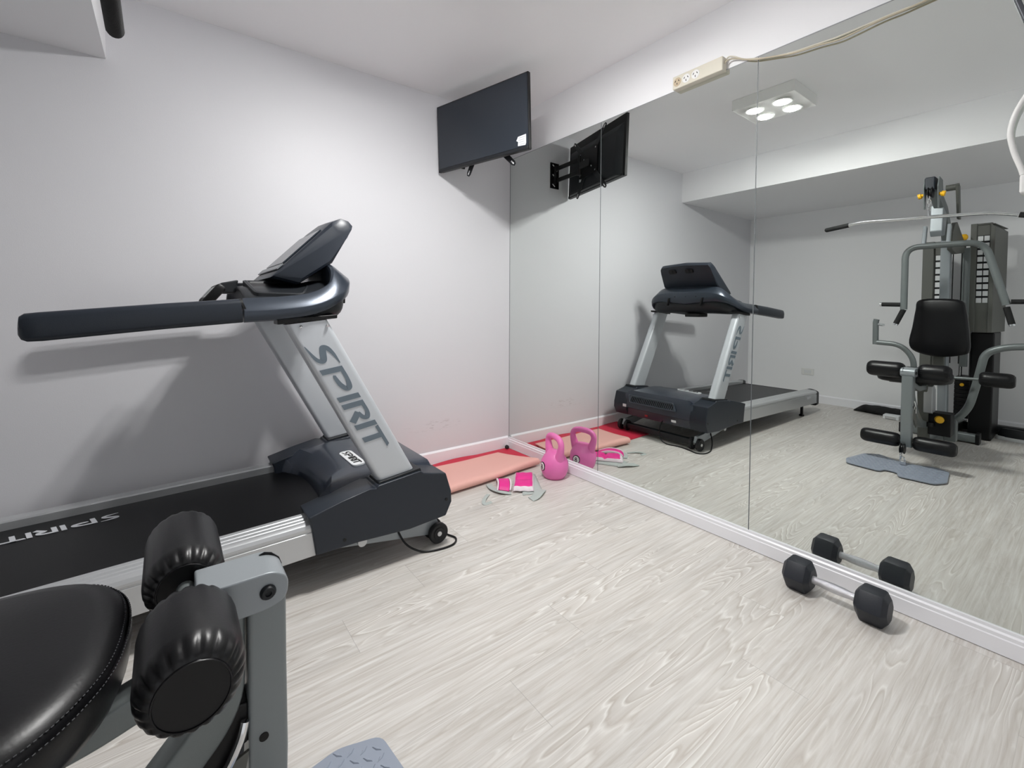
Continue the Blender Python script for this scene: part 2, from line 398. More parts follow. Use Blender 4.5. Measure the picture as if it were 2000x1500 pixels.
letters(spirit_letters(), (-2.239, -.318, bz(-2.239)+.0014), (-.0545, 0, -.00136), (.014, -.054, 0), (0, 0, 1), 'belt_lettering', LETW, tm)
# side pods of the motor cover
pod = [(-1.585, .142), (-1.602, .262), (-1.612, .287), (-1.49, .318), (-1.385, .339), (-1.362, .334), (-1.355, .343), (-1.175, .362), (-1.160, .350), (-1.056, .327), (-1.03, .243), (-1.028, .197), (-1.056, .142), (-1.222, .131), (-1.432, .143)]
for sgn in (-1, 1):
    ya = YC+sgn*.416; yb = YC+sgn*.285
    b = MB(); b.loft([[(x, yy, z) for x, z in pod] for yy in (ya, yb)])
    pd = b.build('motor_cover_side', NAVY, tm, bev=.006, bseg=3)
    for hx, hz in ((-1.055, .213), (-1.485, .170)):
        MB().lathe([(.0001, .0), (.0065, .0), (.0065, .003), (.0001, .003)], (hx, ya-sgn*.001, hz), (0, sgn, 0), 14).build('screw_hole', BLACK, pd)
    # boot around the upright
    bo = MB().loft([[(x, yy, z) for x, z in ((-1.352, .338), (-1.348, .352), (-1.172, .372), (-1.165, .358))] for yy in (YC+sgn*.405, YC+sgn*.30)])
    bo.build('upright_boot', DARK, tm, bev=.003)
# central dome
NY = 17; rings = []
for i in range(NY):
    dy = -.305+.61*i/(NY-1); q = abs(dy)/.305
    zt = .351+.014*(1-q**2.2); xr = -1.500-.085*q**3
    edge = .022*max(0, (q-.88)/.12)
    rings.append([(xr, YC+dy, .236), (xr+.006, YC+dy, .262), (xr+.018, YC+dy, .292), (-1.445-.06*q**2, YC+dy, .337-edge), (-1.38, YC+dy, zt-.004-edge), (-1.24, YC+dy, zt-edge), (-1.12, YC+dy, zt-.003-edge), (-1.070, YC+dy, .349-edge), (-1.050, YC+dy, .318), (-1.032, YC+dy, .235), (-1.030, YC+dy, .212), (-1.045, YC+dy, .205), (-1.055, YC+dy, .145), (-1.10, YC+dy, .135), (-1.45, YC+dy, .135), (-1.49, YC+dy, .20)])
hood = MB().loft(rings).build('motor_cover', NAVYG, tm, ang=40)
# grille in the front of the cover
nx, nz = Vector((.118, 0, .033)).normalized().x, Vector((.118, 0, .033)).normalized().z
gn = Vector((nx, 0, nz)); gu = Vector((-nz, 0, nx)); gy = Vector((0, 1, 0)); gc_ = Vector((-1.037, -.495, .283))
fr = fillet([(-.225, -.030), (-.190, .034), (.225, .034), (.205, -.030)], .012, 3)
b = MB(); inner = [p*.93 for p in fr]
b.loft([[gc_+gy*p.x+gu*p.y+gn*h for p in P] for P, h in ((fr, -.004), (fr, .006), ([Vector((p.x*.97, p.y*.86)) for p in fr], .007), ([Vector((p.x*.955, p.y*.78)) for p in fr], .002))])
gr = b.build('vent_grille', mat('grille_grey', (62, 70, 80), .3, coat=.3), tm)
b = MB()
for k in range(24):
    yy = -.19+.38*k/23
    b.obox(gc_+gy*yy+gn*.005, gy+gu*.25, gu-gy*.25, gn, .005, .042, .006)
b.build('slats', mat('slat_black', (10, 11, 13), .5), gr)
MB().box(-1.0300, -1.0265, -.255, -.222, .212, .234).build('white_sticker', LABELW, tm)
for yy, zz, sx in ((-.687, .176, .040),):
    MB().obox((-1.0485, yy, zz), (0, 1, 0), (.17, 0, 1), (1, 0, -.17), sx, .018, .003).build('white_sticker', LABELW, tm)
MB().obox((-1.0485, -.44, .17), (0, 1, 0), (.17, 0, 1), (1, 0, -.17), .026, .014, .004).build('power_switch', mat('switch_red', (150, 20, 24), .4), tm)
# badge
bc = Vector((-1.352, -.628, .3615)); be = Vector((.006, -.20, -.004)).normalized(); bn = Vector((-.05, -.03, 1)).normalized(); bu = bn.cross(be).normalized(); bn = be.cross(bu).normalized()
bp_ = fillet([(-.100, -.028), (.100, -.028), (.100, .028), (-.100, .028)], .024, 5)
bd = MB().loft([[bc+be*p.x+bu*p.y+bn*h for p in bp_] for h in (-.012, .004)]).build('badge', LABELW, tm)
q = [[Vector(((p.x-1.65)*.029, (p.y-.5)*.032, 0)) for p in quad] for quad in spirit_letters()]
letters(q, bc+bn*.0042, be, bu, bn, 'badge_lettering', BLACK, bd)
# uprights
for sgn in (-1, 1):
    yc = YC+sgn*.36; rings = []
    for t in (-.06, 0, .5, .92, 1.0):
        x = -1.2655+(-1.6035+1.2655)*t; z = .352+(.985-.352)*t; hw = .0775-.006*t
        rings.append([(x+p.x, yc+p.y, z+p.x*.12) for p in rrect(hw*2, .060, .022, 5)])
    MB().loft(rings).build('upright', SILV, tm, ang=40)
    for x, y, z in ((-1.625, yc+sgn*.031, .968), (-1.535, yc+sgn*.031, .972)):
        MB().lathe([(.0001, 0), (.006, 0), (.006, .005), (.003, .008), (.0001, .008)], (x, y, z), (0, sgn, 0), 12).build('bolt', CHROME, tm)
    MB().loft([[(x, yc+sy_*.036, z) for x, z in ((-1.70, .978), (-1.50, .998), (-1.50, 1.012), (-1.70, .998))] for sy_ in (-1, 1)]).build('mount_plate', BLACK, tm, bev=.003)
letters(spirit_letters(), (-1.560, YC-.3905, .801), (.0397, 0, -.0706), (.080, 0, .013), (0, -1, 0), 'upright_lettering', LETG, tm)
# console body: lower cowl and tray, with the raised band that joins the two handrails
def band_pt(u):
    """u 0..1 from the near handrail round the front to the far one"""
    tb_ = [(0, -1.80, .386, 1.028), (.10, -1.68, .386, 1.036), (.18, -1.58, .380, 1.052), (.25, -1.505, .355, 1.088), (.31, -1.468, .315, 1.128), (.37, -1.452, .26, 1.158), (.43, -1.446, .17, 1.172), (.5, -1.444, 0, 1.176)]
    q = u if u <= .5 else 1-u
    for a, c in zip(tb_, tb_[1:]):
        if a[0] <= q <= c[0]+1e-9:
            t = (q-a[0])/(c[0]-a[0]); r = [a[k]*(1-t)+c[k]*t for k in (1, 2, 3)]; break
    return Vector((r[0], YC-r[1] if u <= .5 else YC+r[1], r[2]))
ctl = [0, .10, .18, .25, .31, .37, .43, .5, .57, .63, .69, .75, .82, .90, 1]
bpth = smooth_path([band_pt(u) for u in ctl], 5); rings = []
for i, p in enumerate(bpth):
    t = bpth[min(i+1, len(bpth)-1)]-bpth[max(i-1, 0)]; t.z = 0; t.normalize(); o_ = Vector((t.y, -t.x, 0))
    k = 1-min(1, abs(i/(len(bpth)-1)-.5)*2/.55); k = max(0, k)       # 1 at the front centre, 0 along the sides
    rings.append([p+o_*(a*(1+.9*k)-.012*k)+Vector((0, 0, z*(1+.35*k)-.008*k)) for a, z in ((.010, -.041-.040*k), (.024, -.036-.036*k), (.028, -.026-.030*k), (.030, -.008), (.028, -.002), (-.010, .037), (-.015, .040), (-.024, .038), (-.028, .028), (-.026, -.036))])
MB().loft(rings).build('console_band', mat('slate_metallic', (52, 59, 69), .28, metal=.45, coat=.25), tm, ang=30)
def csec(dy):
    q = abs(dy)
    tbl = [
     (0.00, [(-1.46, .985), (-1.422, 1.07), (-1.432, 1.145), (-1.475, 1.165), (-1.600, 1.120), (-1.79, 1.128), (-1.815, 1.100), (-1.62, .99)]),
     (0.20, [(-1.46, .985), (-1.424, 1.07), (-1.434, 1.140), (-1.480, 1.155), (-1.600, 1.112), (-1.79, 1.122), (-1.810, 1.095), (-1.62, .99)]),
     (0.30, [(-1.465, .985), (-1.440, 1.05), (-1.452, 1.100), (-1.490, 1.120), (-1.610, 1.080), (-1.79, 1.085), (-1.800, 1.055), (-1.63, .985)]),
     (0.340, [(-1.490, .990), (-1.470, 1.04), (-1.480, 1.075), (-1.520, 1.090), (-1.620, 1.062), (-1.79, 1.062), (-1.795, 1.015), (-1.65, .985)]),
     (0.370, [(-1.540, 1.000), (-1.525, 1.030), (-1.535, 1.050), (-1.560, 1.060), (-1.640, 1.052), (-1.78, 1.050), (-1.785, 1.000), (-1.68, .990)])]
    for (a, A), (c, C) in zip(tbl, tbl[1:]):
        if a <= q <= c+1e-9:
            t = (q-a)/(c-a); return [(A[i][0]*(1-t)+C[i][0]*t, YC+dy, A[i][1]*(1-t)+C[i][1]*t) for i in range(8)]
dys = [-.370, -.365, -.34, -.30, -.25, -.2, -.1, 0, .1, .2, .25, .30, .34, .365, .370]
co = MB().loft([csec(d) for d in dys]).build('console_body', DARK, tm, sub=2)
# cup holders: rim and dark well on the tray
for sgn in (-1, 1):
    poly = fillet([(-1.775, .13), (-1.60, .11), (-1.555, .22), (-1.60, .325), (-1.755, .305)], .02, 4)
    def trz(x, dy):
        return 1.130-max(0, -x-1.60)*.02 - max(0, dy-.17)*.36
    b = MB()
    cxm = sum(p.x for p in poly)/len(poly); cym = sum(p.y for p in poly)/len(poly)
    rings = []
    for k, h in ((1.0, -.01), (1.0, .010), (.93, .012), (.88, .008), (.84, -.004), (.80, -.006)):
        rings.append([(cxm+(p.x-cxm)*k, YC+sgn*(cym+(p.y-cym)*k), trz(cxm+(p.x-cxm)*k, cym+(p.y-cym)*k)+h) for p in poly])
    ch = b.loft(rings).build('cup_holder', DARK, tm, ang=30)
    b = MB().loft([[(cxm+(p.x-cxm)*.83, YC+sgn*(cym+(p.y-cym)*.83), trz(cxm+(p.x-cxm)*.83, cym+(p.y-cym)*.83)+h) for p in poly] for h in (-.01, .001)])
    b.build('well', BLACK, ch)
# cowl details
for yy in (-.387, -.688):
    MB().obox((-1.408, yy, 1.088), (0, 1, 0), (-.05, -.28, 1), (1, 0, 0), .015, .070, .024).build('slot', BLACK, tm, bev=.003)
for yy in (-.45, -.55, -.64):
    MB().lathe([(.0001, 0), (.005, 0), (.005, .003), (.0001, .003)], (-1.4030, yy, 1.13), (1, 0, 0), 10).build('screw', BLACK, tm)
MB().box(-1.60, -1.475, -.635, -.50, .962, .992).build('control_box', BLACK, tm, bev=.006)
# display
rings = []
sec = [(-1.695, 1.148), (-1.465, 1.382), (-1.43, 1.400), (-1.400, 1.392), (-1.384, 1.374), (-1.470, 1.215), (-1.60, 1.125)]
for dy, k, tz in ((-.252, .82, -.03), (-.246, .95, -.012), (-.232, 1, 0), (0, 1, .012), (.232, 1, 0), (.246, .95, -.012), (.252, .82, -.03)):
    cx, cz = -1.53, 1.26
    wv = [(1-.10*(z-1.12)/.28) for x, z in sec]
    rings.append([(cx+(x-cx)*k, YC+dy*wv[i], cz+(z-cz)*k+(tz if z > 1.3 else 0)) for i, (x, z) in enumerate(sec)])
dp = MB().loft(rings).build('display_console', NAVY, tm, ang=28, bev=.006, bseg=3)
un = Vector((-.23, 0, .234)).normalized(); un = Vector((-un.z, 0, -un.x)).normalized()
uu = Vector((.230, 0, .234)).normalized(); uc = Vector((-1.568, YC, 1.277))
MB().obox(uc+un*.004, (0, 1, 0), uu, un, .36, .20, .006).build('screen', SCREEN, dp, bev=.002)
b = MB().obox(uc+un*.005-uu*.125, (0, 1, 0), uu, un, .44, .030, .006); b.build('button_strip', mat('button_grey', (120, 124, 128), .4), dp, bev=.002)
rn = Vector((.159, 0, -.086)).normalized(); ru = Vector((.086, 0, .159)).normalized()
for yy in (-.425, -.58):
    b = MB(); c0 = Vector((-1.402, yy, 1.338))
    b.loft([[c0+Vector((0, 1, 0))*p.x+ru*p.y+rn*h for p in rrect(.066, .036, .012, 4)] for h in (-.004, .004)])
    v = b.build('speaker_vent', BLACK, dp)
    b = MB()
    b.obox(c0+rn*.004, (0, 1, 0), ru, rn, .004, .03, .004)
    b.build('vent_bar', DARK, v)
# handrails
for sgn in (-1, 1):
    yy = YC+sgn*.384
    secs = [Vector(p) for p in fillet([(-.024, -.038), (.024, -.038), (.026, .012), (.016, .040), (-.016, .040), (-.026, .012)], .014, 3)]
    path = [(-1.806, yy, 1.0255), (-2.0, yy, 1.010), (-2.27, yy, .984), (-2.298, yy, .982), (-2.308, yy, .981), (-2.312, yy, .981)]
    MB().sweep(path, secs, scales=[1, 1, 1, .96, .80, .5]).build('handrail', NAVY, tm, ang=40)
    MB().loft([[(p_[0], yy+p_[1], p_[2]) for p_ in [(x0+q.y*-.35, q.x*.97, 1.027+q.y*.97) for q in secs]] for x0 in (-1.792, -1.800)]).build('handrail_joint', BLACK, tm)
# pulse grip assembly in front of the tray
for dy in (-.105, -.045, .045, .105):
    c0 = Vector((-1.862, YC+dy, 1.082)); gx = Vector((.62, 0, .78)); gz = Vector((-.78, 0, .62)); gy_ = Vector((0, 1, 0))
    b = MB(); b.loft([[c0+gx*p.x+gz*p.y+gy_*h for p in rrect(.090*k, .034*k, .014, 4)] for h, k in ((-.017, .85), (-.013, 1), (.013, 1), (.017, .85))])
    g = b.build('pulse_grip', BLACK, tm)
    MB().obox(c0+gz*.0165, gx, gy_, gz, .052, .018, .003).build('metal_contact', ALU, g, bev=.001)
MB().loft([[(x, YC+d, z) for x, z in ((-1.79, 1.09), (-1.78, 1.142), (-1.84, 1.128), (-1.845, 1.09))] for d in (-.09, .09)]).build('grip_bracket', DARK, tm, bev=.006)
# underframe and wheels
for sgn in (-1, 1):
    y = YC+sgn*.325
    MB().loft([[(x, yy, z) for x, z in ((-1.04, .055), (-1.06, .10), (-1.50, .138), (-1.50, .105), (-1.10, .038))] for yy in (y-.012, y+.012)]).build('lift_arm', GREYL, tm, bev=.003)
    for dy in (-.030, .030):
        wy = y+dy; wz = .0445+(.007 if sgn > 0 else 0)
        wh = MB().lathe([(.0001, -.013), (.024, -.013), (.026, -.010), (.040, -.013), (.044, -.008), (.044, .008), (.040, .013), (.026, .010), (.024, .013), (.0001, .013)], (-1.062, wy, wz), (0, 1, 0), 32).build('wheel', RUBBER, tm, ang=30)
        MB().lathe([(.0001, 0), (.010, 0), (.010, .004), (.006, .006), (.0001, .006)], (-1.062, wy+sgn*.012, wz), (0, sgn, 0), 16).build('hub_cap', WHITEP, wh)
    MB().lathe([(.0001, 0), (.022, 0), (.022, .012), (.012, .02), (.012, .13), (.0001, .13)], (-2.86, YC+sgn*.36, 0), (0, 0, 1), 20).build('rear_foot', BLACK, tm)
MB().box(-1.085, -1.045, YC-.31, YC+.31, .030, .075).build('crossbar', DARK, tm, bev=.006)
MB().lathe([(.0001, 0), (.018, 0), (.018, .02), (.0001, .02)], (-1.40, YC-.345, .112), (0, -1, 0), 16).build('pivot_bolt', ALU, tm)
cordp = smooth_path([(-1.035, -.60, .165), (-1.00, -.60, .12), (-.995, -.61, .04), (-1.0, -.66, .006), (-1.02, -.76, .005), (-1.00, -.86, .005), (-.985, -.915, .005), (-1.02, -.955, .005), (-1.09, -.955, .005), (-1.16, -.93, .008), (-1.22, -.90, .05), (-1.25, -.86, .13)], 7)
MB().sweep(cordp, circ(.0042, 8)).build('power_cord', BLACK, tm)

# ================================================================ television and its bracket
TA = Vector((-.594, -.023, 1.902)); TW = Vector((-.416, -.726, 1.906))-TA; Wd = TW.length; tw = TW.normalized()
tu = (Vector((-.431, -.726, 2.300))-Vector((-.416, -.726, 1.906))); tu = (tu-tw*tu.dot(tw)).normalized()
tn = tw.cross(tu); tn = -tn if tn.x > 0 else tn
tv = thing('television', 'black flat screen television with a white sticker, mounted high in the corner', 'television', (-.50, -.37, 2.1))
def tq(a, b, c): return TA+tw*a+tu*b+tn*c
def tbox(mb, a0, a1, b0, b1, c0, c1): return mb.loft([[tq(a, b, c) for a, b in ((a0, b0), (a1, b0), (a1, b1), (a0, b1))] for c in (c0, c1)])
HT = .412
tbox(MB(), 0, Wd, 0, HT, -.022, 0).build('casing', BLACK, tv, bev=.002)
tbox(MB(), .006, Wd-.006, .020, HT-.006, -.001, .0012).build('screen', SCREEN, tv)
b = MB(); b.loft([[tq(a, bb_, c) for a, bb_ in ((a0, b0), (a1, b0), (a1, b1), (a0, b1))] for a0, a1, b0, b1, c in ((.02, Wd-.02, .004, .36, -.02), (.06, Wd-.06, .012, .31, -.050), (.10, Wd-.10, .03, .27, -.056))])
b.build('rear_housing', DARK, tv, bev=.006)
tbox(MB(), .01, Wd-.01, .001, .018, -.03, .0025).build('lower_bezel', DARK, tv, bev=.002)
st = MB().loft([[tq(a, bb_, c) for a, bb_ in ((.638, .058), (.650, .078), (.705, .082), (.705, .036), (.700, .024), (.648, .028), (.650, .050))] for c in (.001, .0022)]).build('sticker', LABELW, tv)
b = MB()
for r_, (x0_, x1_) in enumerate(((.655, .70), (.652, .695), (.655, .69), (.66, .698))): tbox(b, x0_, x1_, .070-.012*r_-.0012, .070-.012*r_+.0012, .002, .0026)
b.build('sticker_print', mat('faint_print', (150, 155, 165), .5), st)

tbox(MB(), .215, .270, .075, .135, -.0575, -.0560).build('rear_sticker', LABELW, tv)
tb = thing('tv_wall_bracket', 'black swivel wall bracket holding the television, best seen in the mirror', 'wall bracket', (-.43, 0, 2.07))
def plate_holes(): pass
pl_ = MB().box(-.475, -.388, -.010, -.0005, 1.967, 2.165).build('wall_plate', BLACK, tb, bev=.002)
for zz, rot in ((2.14, 1), (2.10, -1), (2.065, 1), (2.03, -1), (1.99, 1)):
    MB().obox((-.431+.012*rot, -.0105, zz), (1, 0, rot*.7), (-rot*.7, 0, 1), (0, 1, 0), .030, .007, .0015).build('slot', WALLP, pl_)
EL = Vector((-.405, -.30, 2.068))
for zz in (2.115, 2.025):
    MB().obox(Vector((-.42, -.155, zz)), EL.xy.to_3d()-Vector((-.431, -.01, 0)), (1, 0, 0), (0, 0, 1), .30, .014, .030).build('arm', BLACK, tb, bev=.002)
MB().rod((-.431, -.012, 2.0), (-.431, -.012, 2.14), .012).build('pivot_post', BLACK, tb)
MB().rod((EL.x, EL.y, 2.0), (EL.x, EL.y, 2.14), .014).build('elbow_post', BLACK, tb)
for a_, b_ in ((.24, .27), (.44, .27), (.24, .11), (.44, .11), (.29, .22), (.39, .15)):
    MB().lathe([(.0001, 0), (.006, 0), (.006, .003), (.0001, .005)], tq(a_, b_, -.0665), tuple(-tn), 10).build('bracket_screw', CHROME, tb)
cen = tq(.34, .19, -.066)
b = MB(); b.obox((EL+cen)/2, cen-EL, (0, 0, 1), tn.cross(Vector((0, 0, 1))), (cen-EL).length+.02, .05, .03); b.build('swivel_head', BLACK, tb, bev=.003)
b = MB()
b.loft([[tq(.34+p.x, .19+p.y, c) for p in fillet([(-.12, -.10), (.12, -.10), (.12, .10), (-.12, .10)], .02, 3)] for c in (-.066, -.058)])
vp = b.build('screen_plate', BLACK, tb)
for (a, bb_) in ((.13, .39), (.55, .40), (.20, -.045), (.575, -.045)):
    e = Vector((a, bb_)); c0 = Vector((.34, .19)); d = (e-c0).normalized(); s0 = c0+d*.06; sd = Vector((-d.y, d.x))
    b = MB(); ol = [s0-sd*.022, e-sd*.015-d*.015, e-sd*.008, e+sd*.008, e+sd*.015-d*.015, s0+sd*.022]
    b.loft([[tq(p.x, p.y, c) for p in ol] for c in (-.064, -.059)])
    ar = b.build('plate_arm', mat('bracket_black', (26, 28, 32), .4), tb)
    b = MB(); e2 = e-d*.022
    b.loft([[tq((e2+d*k*.013+sd*j*.004).x, (e2+d*k*.013+sd*j*.004).y, c) for k, j in ((-1, -1), (1, -1), (1, 1), (-1, 1))] for c in (-.0645, -.0585)])
    b.build('slot', WALLP, ar)

# ================================================================ power strip and cables
ps = thing('power_strip', 'cream power strip on the wall just above the mirror', 'power strip', (0, -1.475, 2.1))
b = MB(); b.loft([[(x, y, z) for y, z in ((-1.352, 2.096), (-1.352, 2.158), (-1.600, 2.157), (-1.600, 2.095))] for x in (.0055, -.034)]); b.build('housing', CREAM, ps, bev=.004, bseg=3)
for k in range(3):
    yc = -1.377-k*.047
    so = MB().lathe([(.021, 0), (.019, .002), (.0001, .002)], (-.0335, yc, 2.127), (-1, 0, 0), 24).build('socket', WHITEP if k else mat('beige_socket', (196, 178, 150), .5), ps)
    b = MB()
    for dy, dz, a in ((-.009, .004, .5), (.009, .004, -.5), (0, -.009, 0)):
        b.obox((-.0358, yc+dy, 2.127+dz), (0, math.sin(a), math.cos(a)), (0, math.cos(a), -math.sin(a)), (1, 0, 0), .009, .0032, .0008)
    b.build('pin_hole', BLACK, so)
c1 = smooth_path([(-.012, -1.600, 2.140), (-.010, -1.615, 2.152), (-.008, -1.64, 2.143), (-.007, -1.68, 2.116), (-.006, -1.722, 2.101), (-.006, -1.78, 2.080), (-.006, -1.87, 2.062), (-.006, -1.95, 2.056), (-.006, -2.02, 2.051), (-.006, -2.10, 2.053), (-.006, -2.20, 2.056), (-.006, -2.29, 2.056), (-.006, -2.5, 2.09), (-.006, -2.8, 2.2)], 6)
o = MB().sweep(c1, circ(.0031, 8)).build('power_cable', CREAM, None); tag(o, 'cream flex from the power strip, the upper one along the mirror top', 'cable', 'cables along the mirror top')
c2 = smooth_path([(-.018, -1.600, 2.128), (-.015, -1.62, 2.138), (-.012, -1.66, 2.124), (-.010, -1.70, 2.104), (-.012, -1.735, 2.090), (-.013, -1.80, 2.073), (-.013, -1.88, 2.053), (-.013, -1.965, 2.045), (-.013, -2.03, 2.036), (-.013, -2.08, 2.039), (-.013, -2.16, 2.048), (-.013, -2.25, 2.051), (-.013, -2.5, 2.08), (-.013, -2.8, 2.2)], 6)
o = MB().sweep(c2, circ(.0031, 8)).build('power_cable', mat('tan_cable', (190, 180, 158), .5), None); tag(o, 'tan flex from the power strip, the lower one sagging below the mirror top', 'cable', 'cables along the mirror top')
wc = smooth_path([(-.012, -2.60, 1.80), (-.014, -2.545, 1.735), (-.02, -2.492, 1.645), (-.02, -2.472, 1.575), (-.02, -2.478, 1.515), (-.02, -2.495, 1.455), (-.02, -2.50, 1.435)], 6)
wt = thing('hanging_cable', 'thick white cable curving in front of the mirror at the right edge', 'cable', (-.02, -2.5, 1.6))
MB().sweep(wc, circ(.0068, 12)).build('cable', WHITEP, wt)
MB().box(-.034, -.004, -2.535, -2.494, 1.38, 1.434).build('plug', WHITEP, wt, bev=.006)
o = MB().sweep([(-.030, -2.447, 2.06), (-.030, -2.470, 1.965), (-.030, -2.50, 1.86), (-.030, -2.525, 1.80)], rrect(.020, .012, .004)).build('metal_bar', mat('dark_grey_metal', (84, 86, 92), .4, metal=.4), None, bev=.001)
tag(o, 'slanted dark grey bar in front of the mirror at the top right corner', 'metal bar')
# wall outlet on the far wall
ot = thing('wall_outlet', 'white horizontal wall outlet low on the wall behind the multi gym', 'outlet', (RX, -.655, .33))
MB().box(RX, RX+.010, -.716, -.594, .297, .366).build('cover_plate', WHITEP, ot, bev=.003)
MB().box(RX+.009, RX+.013, -.690, -.620, .312, .350).build('socket_face', LABELW, ot, bev=.002)

# ================================================================ kettlebell
kb = thing('kettlebell', 'pink kettlebell marked 8 standing by the mirror corner', 'kettlebell', (-.125, -.632, 0))
kc = Vector((-.125, -.632, 0)); kh = Vector((.22, .9755, 0)); kn = Vector((-.9755, .22, 0))
rings = []
for r, z, fl in ((.052, 0, 1), (.060, .002, 1), (.074, .022, 1), (.083, .050, 1), (.086, .078, 1), (.082, .105, .97), (.071, .130, .90), (.058, .150, .78), (.050, .162, .62), (.04, .166, .4)):
    rings.append([kc+kh*(r*math.cos(a))+kn*(r*fl*math.sin(a))+Vector((0, 0, z)) for a in [2*math.pi*i/32 for i in range(32)]])
MB().loft(rings).build('body', PINK, kb, ang=60)
hp = smooth_path([kc+kh*a+Vector((0, 0, z)) for a, z in ((-.050, .118), (-.064, .155), (-.076, .192), (-.077, .218), (-.060, .240), (-.028, .2485), (0, .2495), (.028, .2485), (.060, .240), (.077, .218), (.076, .192), (.064, .155), (.050, .118))], 5)
n_ = len(hp); sc = []
for i in range(n_):
    q = abs(i/(n_-1)-.5)*2; sc.append(1.0+.75*max(0, (q-.55)/.45)**1.5)
MB().sweep(hp, [Vector((p.x*.95, p.y)) for p in circ(.0185, 18)], upv=tuple(kn), scales=sc).build('handle', PINK, kb)
for s_ in (1, -1):
    c0 = kc+kn*(s_*.083)+Vector((0, 0, .078)); e_ = Vector((0, 0, 1)); sd = e_.cross(kn*s_)
    bd = MB().lathe([(.0001, .0035), (.019, .0035), (.021, .002), (.0235, -.004)], c0, kn*s_, 28).build('number_badge', WHITEP, kb)
    MB().lathe([(.0235, -.004), (.0235, .0012), (.0265, .0), (.0265, -.004)], c0, kn*s_, 28).build('badge_ring', BLACK, bd)
    letters([[Vector((p.x*.021, (p.y-.5)*.024, 0)) for p in qd] for qd in digit8()], c0+kn*s_*.0035, sd, e_, kn*s_, 'digit', BLACK, bd)

# ================================================================ dumbbell
db = thing('dumbbell', 'black hex dumbbell with chrome handle on the floor by the mirror', 'dumbbell', (-.138, -2.10, 0))
def hexring(y, r, z0=.0535):
    # flat side on the floor
    pts = [(-.138+r*math.cos(math.radians(60*i+0)), y, z0+r*math.sin(math.radians(60*i+0))) for i in range(6)]
    return [tuple(p) for p in fillet(pts, .006, 2)]
for s_ in (1, -1):
    yi, yo = -2.10+s_*.066, -2.10+s_*.156
    MB().loft([hexring(yi-s_*0, .040), hexring(yi+s_*.014, .0595), hexring(yi+s_*.020, .0615), hexring(yo-s_*.020, .0615), hexring(yo-s_*.013, .0590), hexring(yo, .040)]).build('hex_head', HEXR, db, ang=25)
MB().lathe([(.0001, -.07), (.0155, -.07), (.0135, -.055), (.0125, -.048), (.0150, -.03), (.0162, 0), (.0150, .03), (.0125, .048), (.0135, .055), (.0155, .07), (.0001, .07)], (-.138, -2.10, .0535), (0, 1, 0), 24).build('handle', mat('chrome_knurled', (215, 216, 220), .22, metal=1, bump=.6, bscale=900), db)

# ================================================================ exercise mats
def warp(x, y, z, a=.004, f=9): return (x, y, z+a*(math.sin(x*f)*math.cos(y*f*1.3+x*3)*.5+.5))
b = MB(); NX, NYY = 40, 12
def redpt(i, j, top):
    u = i/NX; v = j/NYY
    x = -1.20+u*1.175; y0 = -.018; y1 = -.405-.02*math.sin(u*5)
    y = y0+(y1-y0)*v
    z = .001+.006*top+.008*max(0, math.sin(u*11+1))*(1-v)**3
    return (x, y, z)
tops = [[b.ring([redpt(i, j, 1)])[0] for j in range(NYY+1)] for i in range(NX+1)]
bots = [[b.ring([redpt(i, j, 0)])[0] for j in range(NYY+1)] for i in range(NX+1)]
for i in range(NX):
    for j in range(NYY):
        b.face((tops[i][j], tops[i+1][j], tops[i+1][j+1], tops[i][j+1])); b.face((bots[i][j], bots[i][j+1], bots[i+1][j+1], bots[i+1][j]))
for i in range(NX):
    for j in (0, NYY): b.face((tops[i][j], bots[i][j], bots[i+1][j], tops[i+1][j]))
for j in range(NYY):
    for i in (0, NX): b.face((tops[i][j], tops[i][j+1], bots[i][j+1], bots[i][j]))
o = b.build('exercise_mat', REDM, None, ang=50); tag(o, 'bright red exercise mat lying flat against the baseboard in the corner', 'mat')
# salmon mat folded over on itself
sec = []
for y, z in ((-.100, .018), (-.18, .022), (-.28, .030), (-.36, .040), (-.41, .047)): sec.append((y, z))
for a in range(1, 8):
    an = math.pi/2-math.pi*a/8; sec.append((-.422-.020*math.cos(an), .0285+.0195*math.sin(an)))
for y, z in ((-.41, .0105), (-.34, .0115), (-.24, .0115), (-.15, .0115)): sec.append((y, z))
th = .0045; P = [Vector(p) for p in sec]; ol = []; il = []
for i, p in enumerate(P):
    t = (P[min(i+1, len(P)-1)]-P[max(i-1, 0)]).normalized(); nn = Vector((-t.y, t.x)); ol.append(p-nn*th/2*-1); il.append(p-nn*th/2)
loop = ol+il[::-1]; rings = []
for k in range(25):
    u = k/24; x0 = -.86+.70*u; ripple = .004*math.sin(u*9)
    rings.append([(x0+.27*(-p.x-.14), p.x*(1+.0)-(1-u)*.055*max(0, (-p.x-.1)/.32)+.004*math.sin(u*7+p.x*9), max(.0105, p.y+ripple*min(1, max(0, (p.y-.012)/.02)))) for p in loop])
o = MB().loft(rings).build('exercise_mat', SALM, None, ang=50); tag(o, 'salmon pink mat folded over on top of the red mat', 'mat')

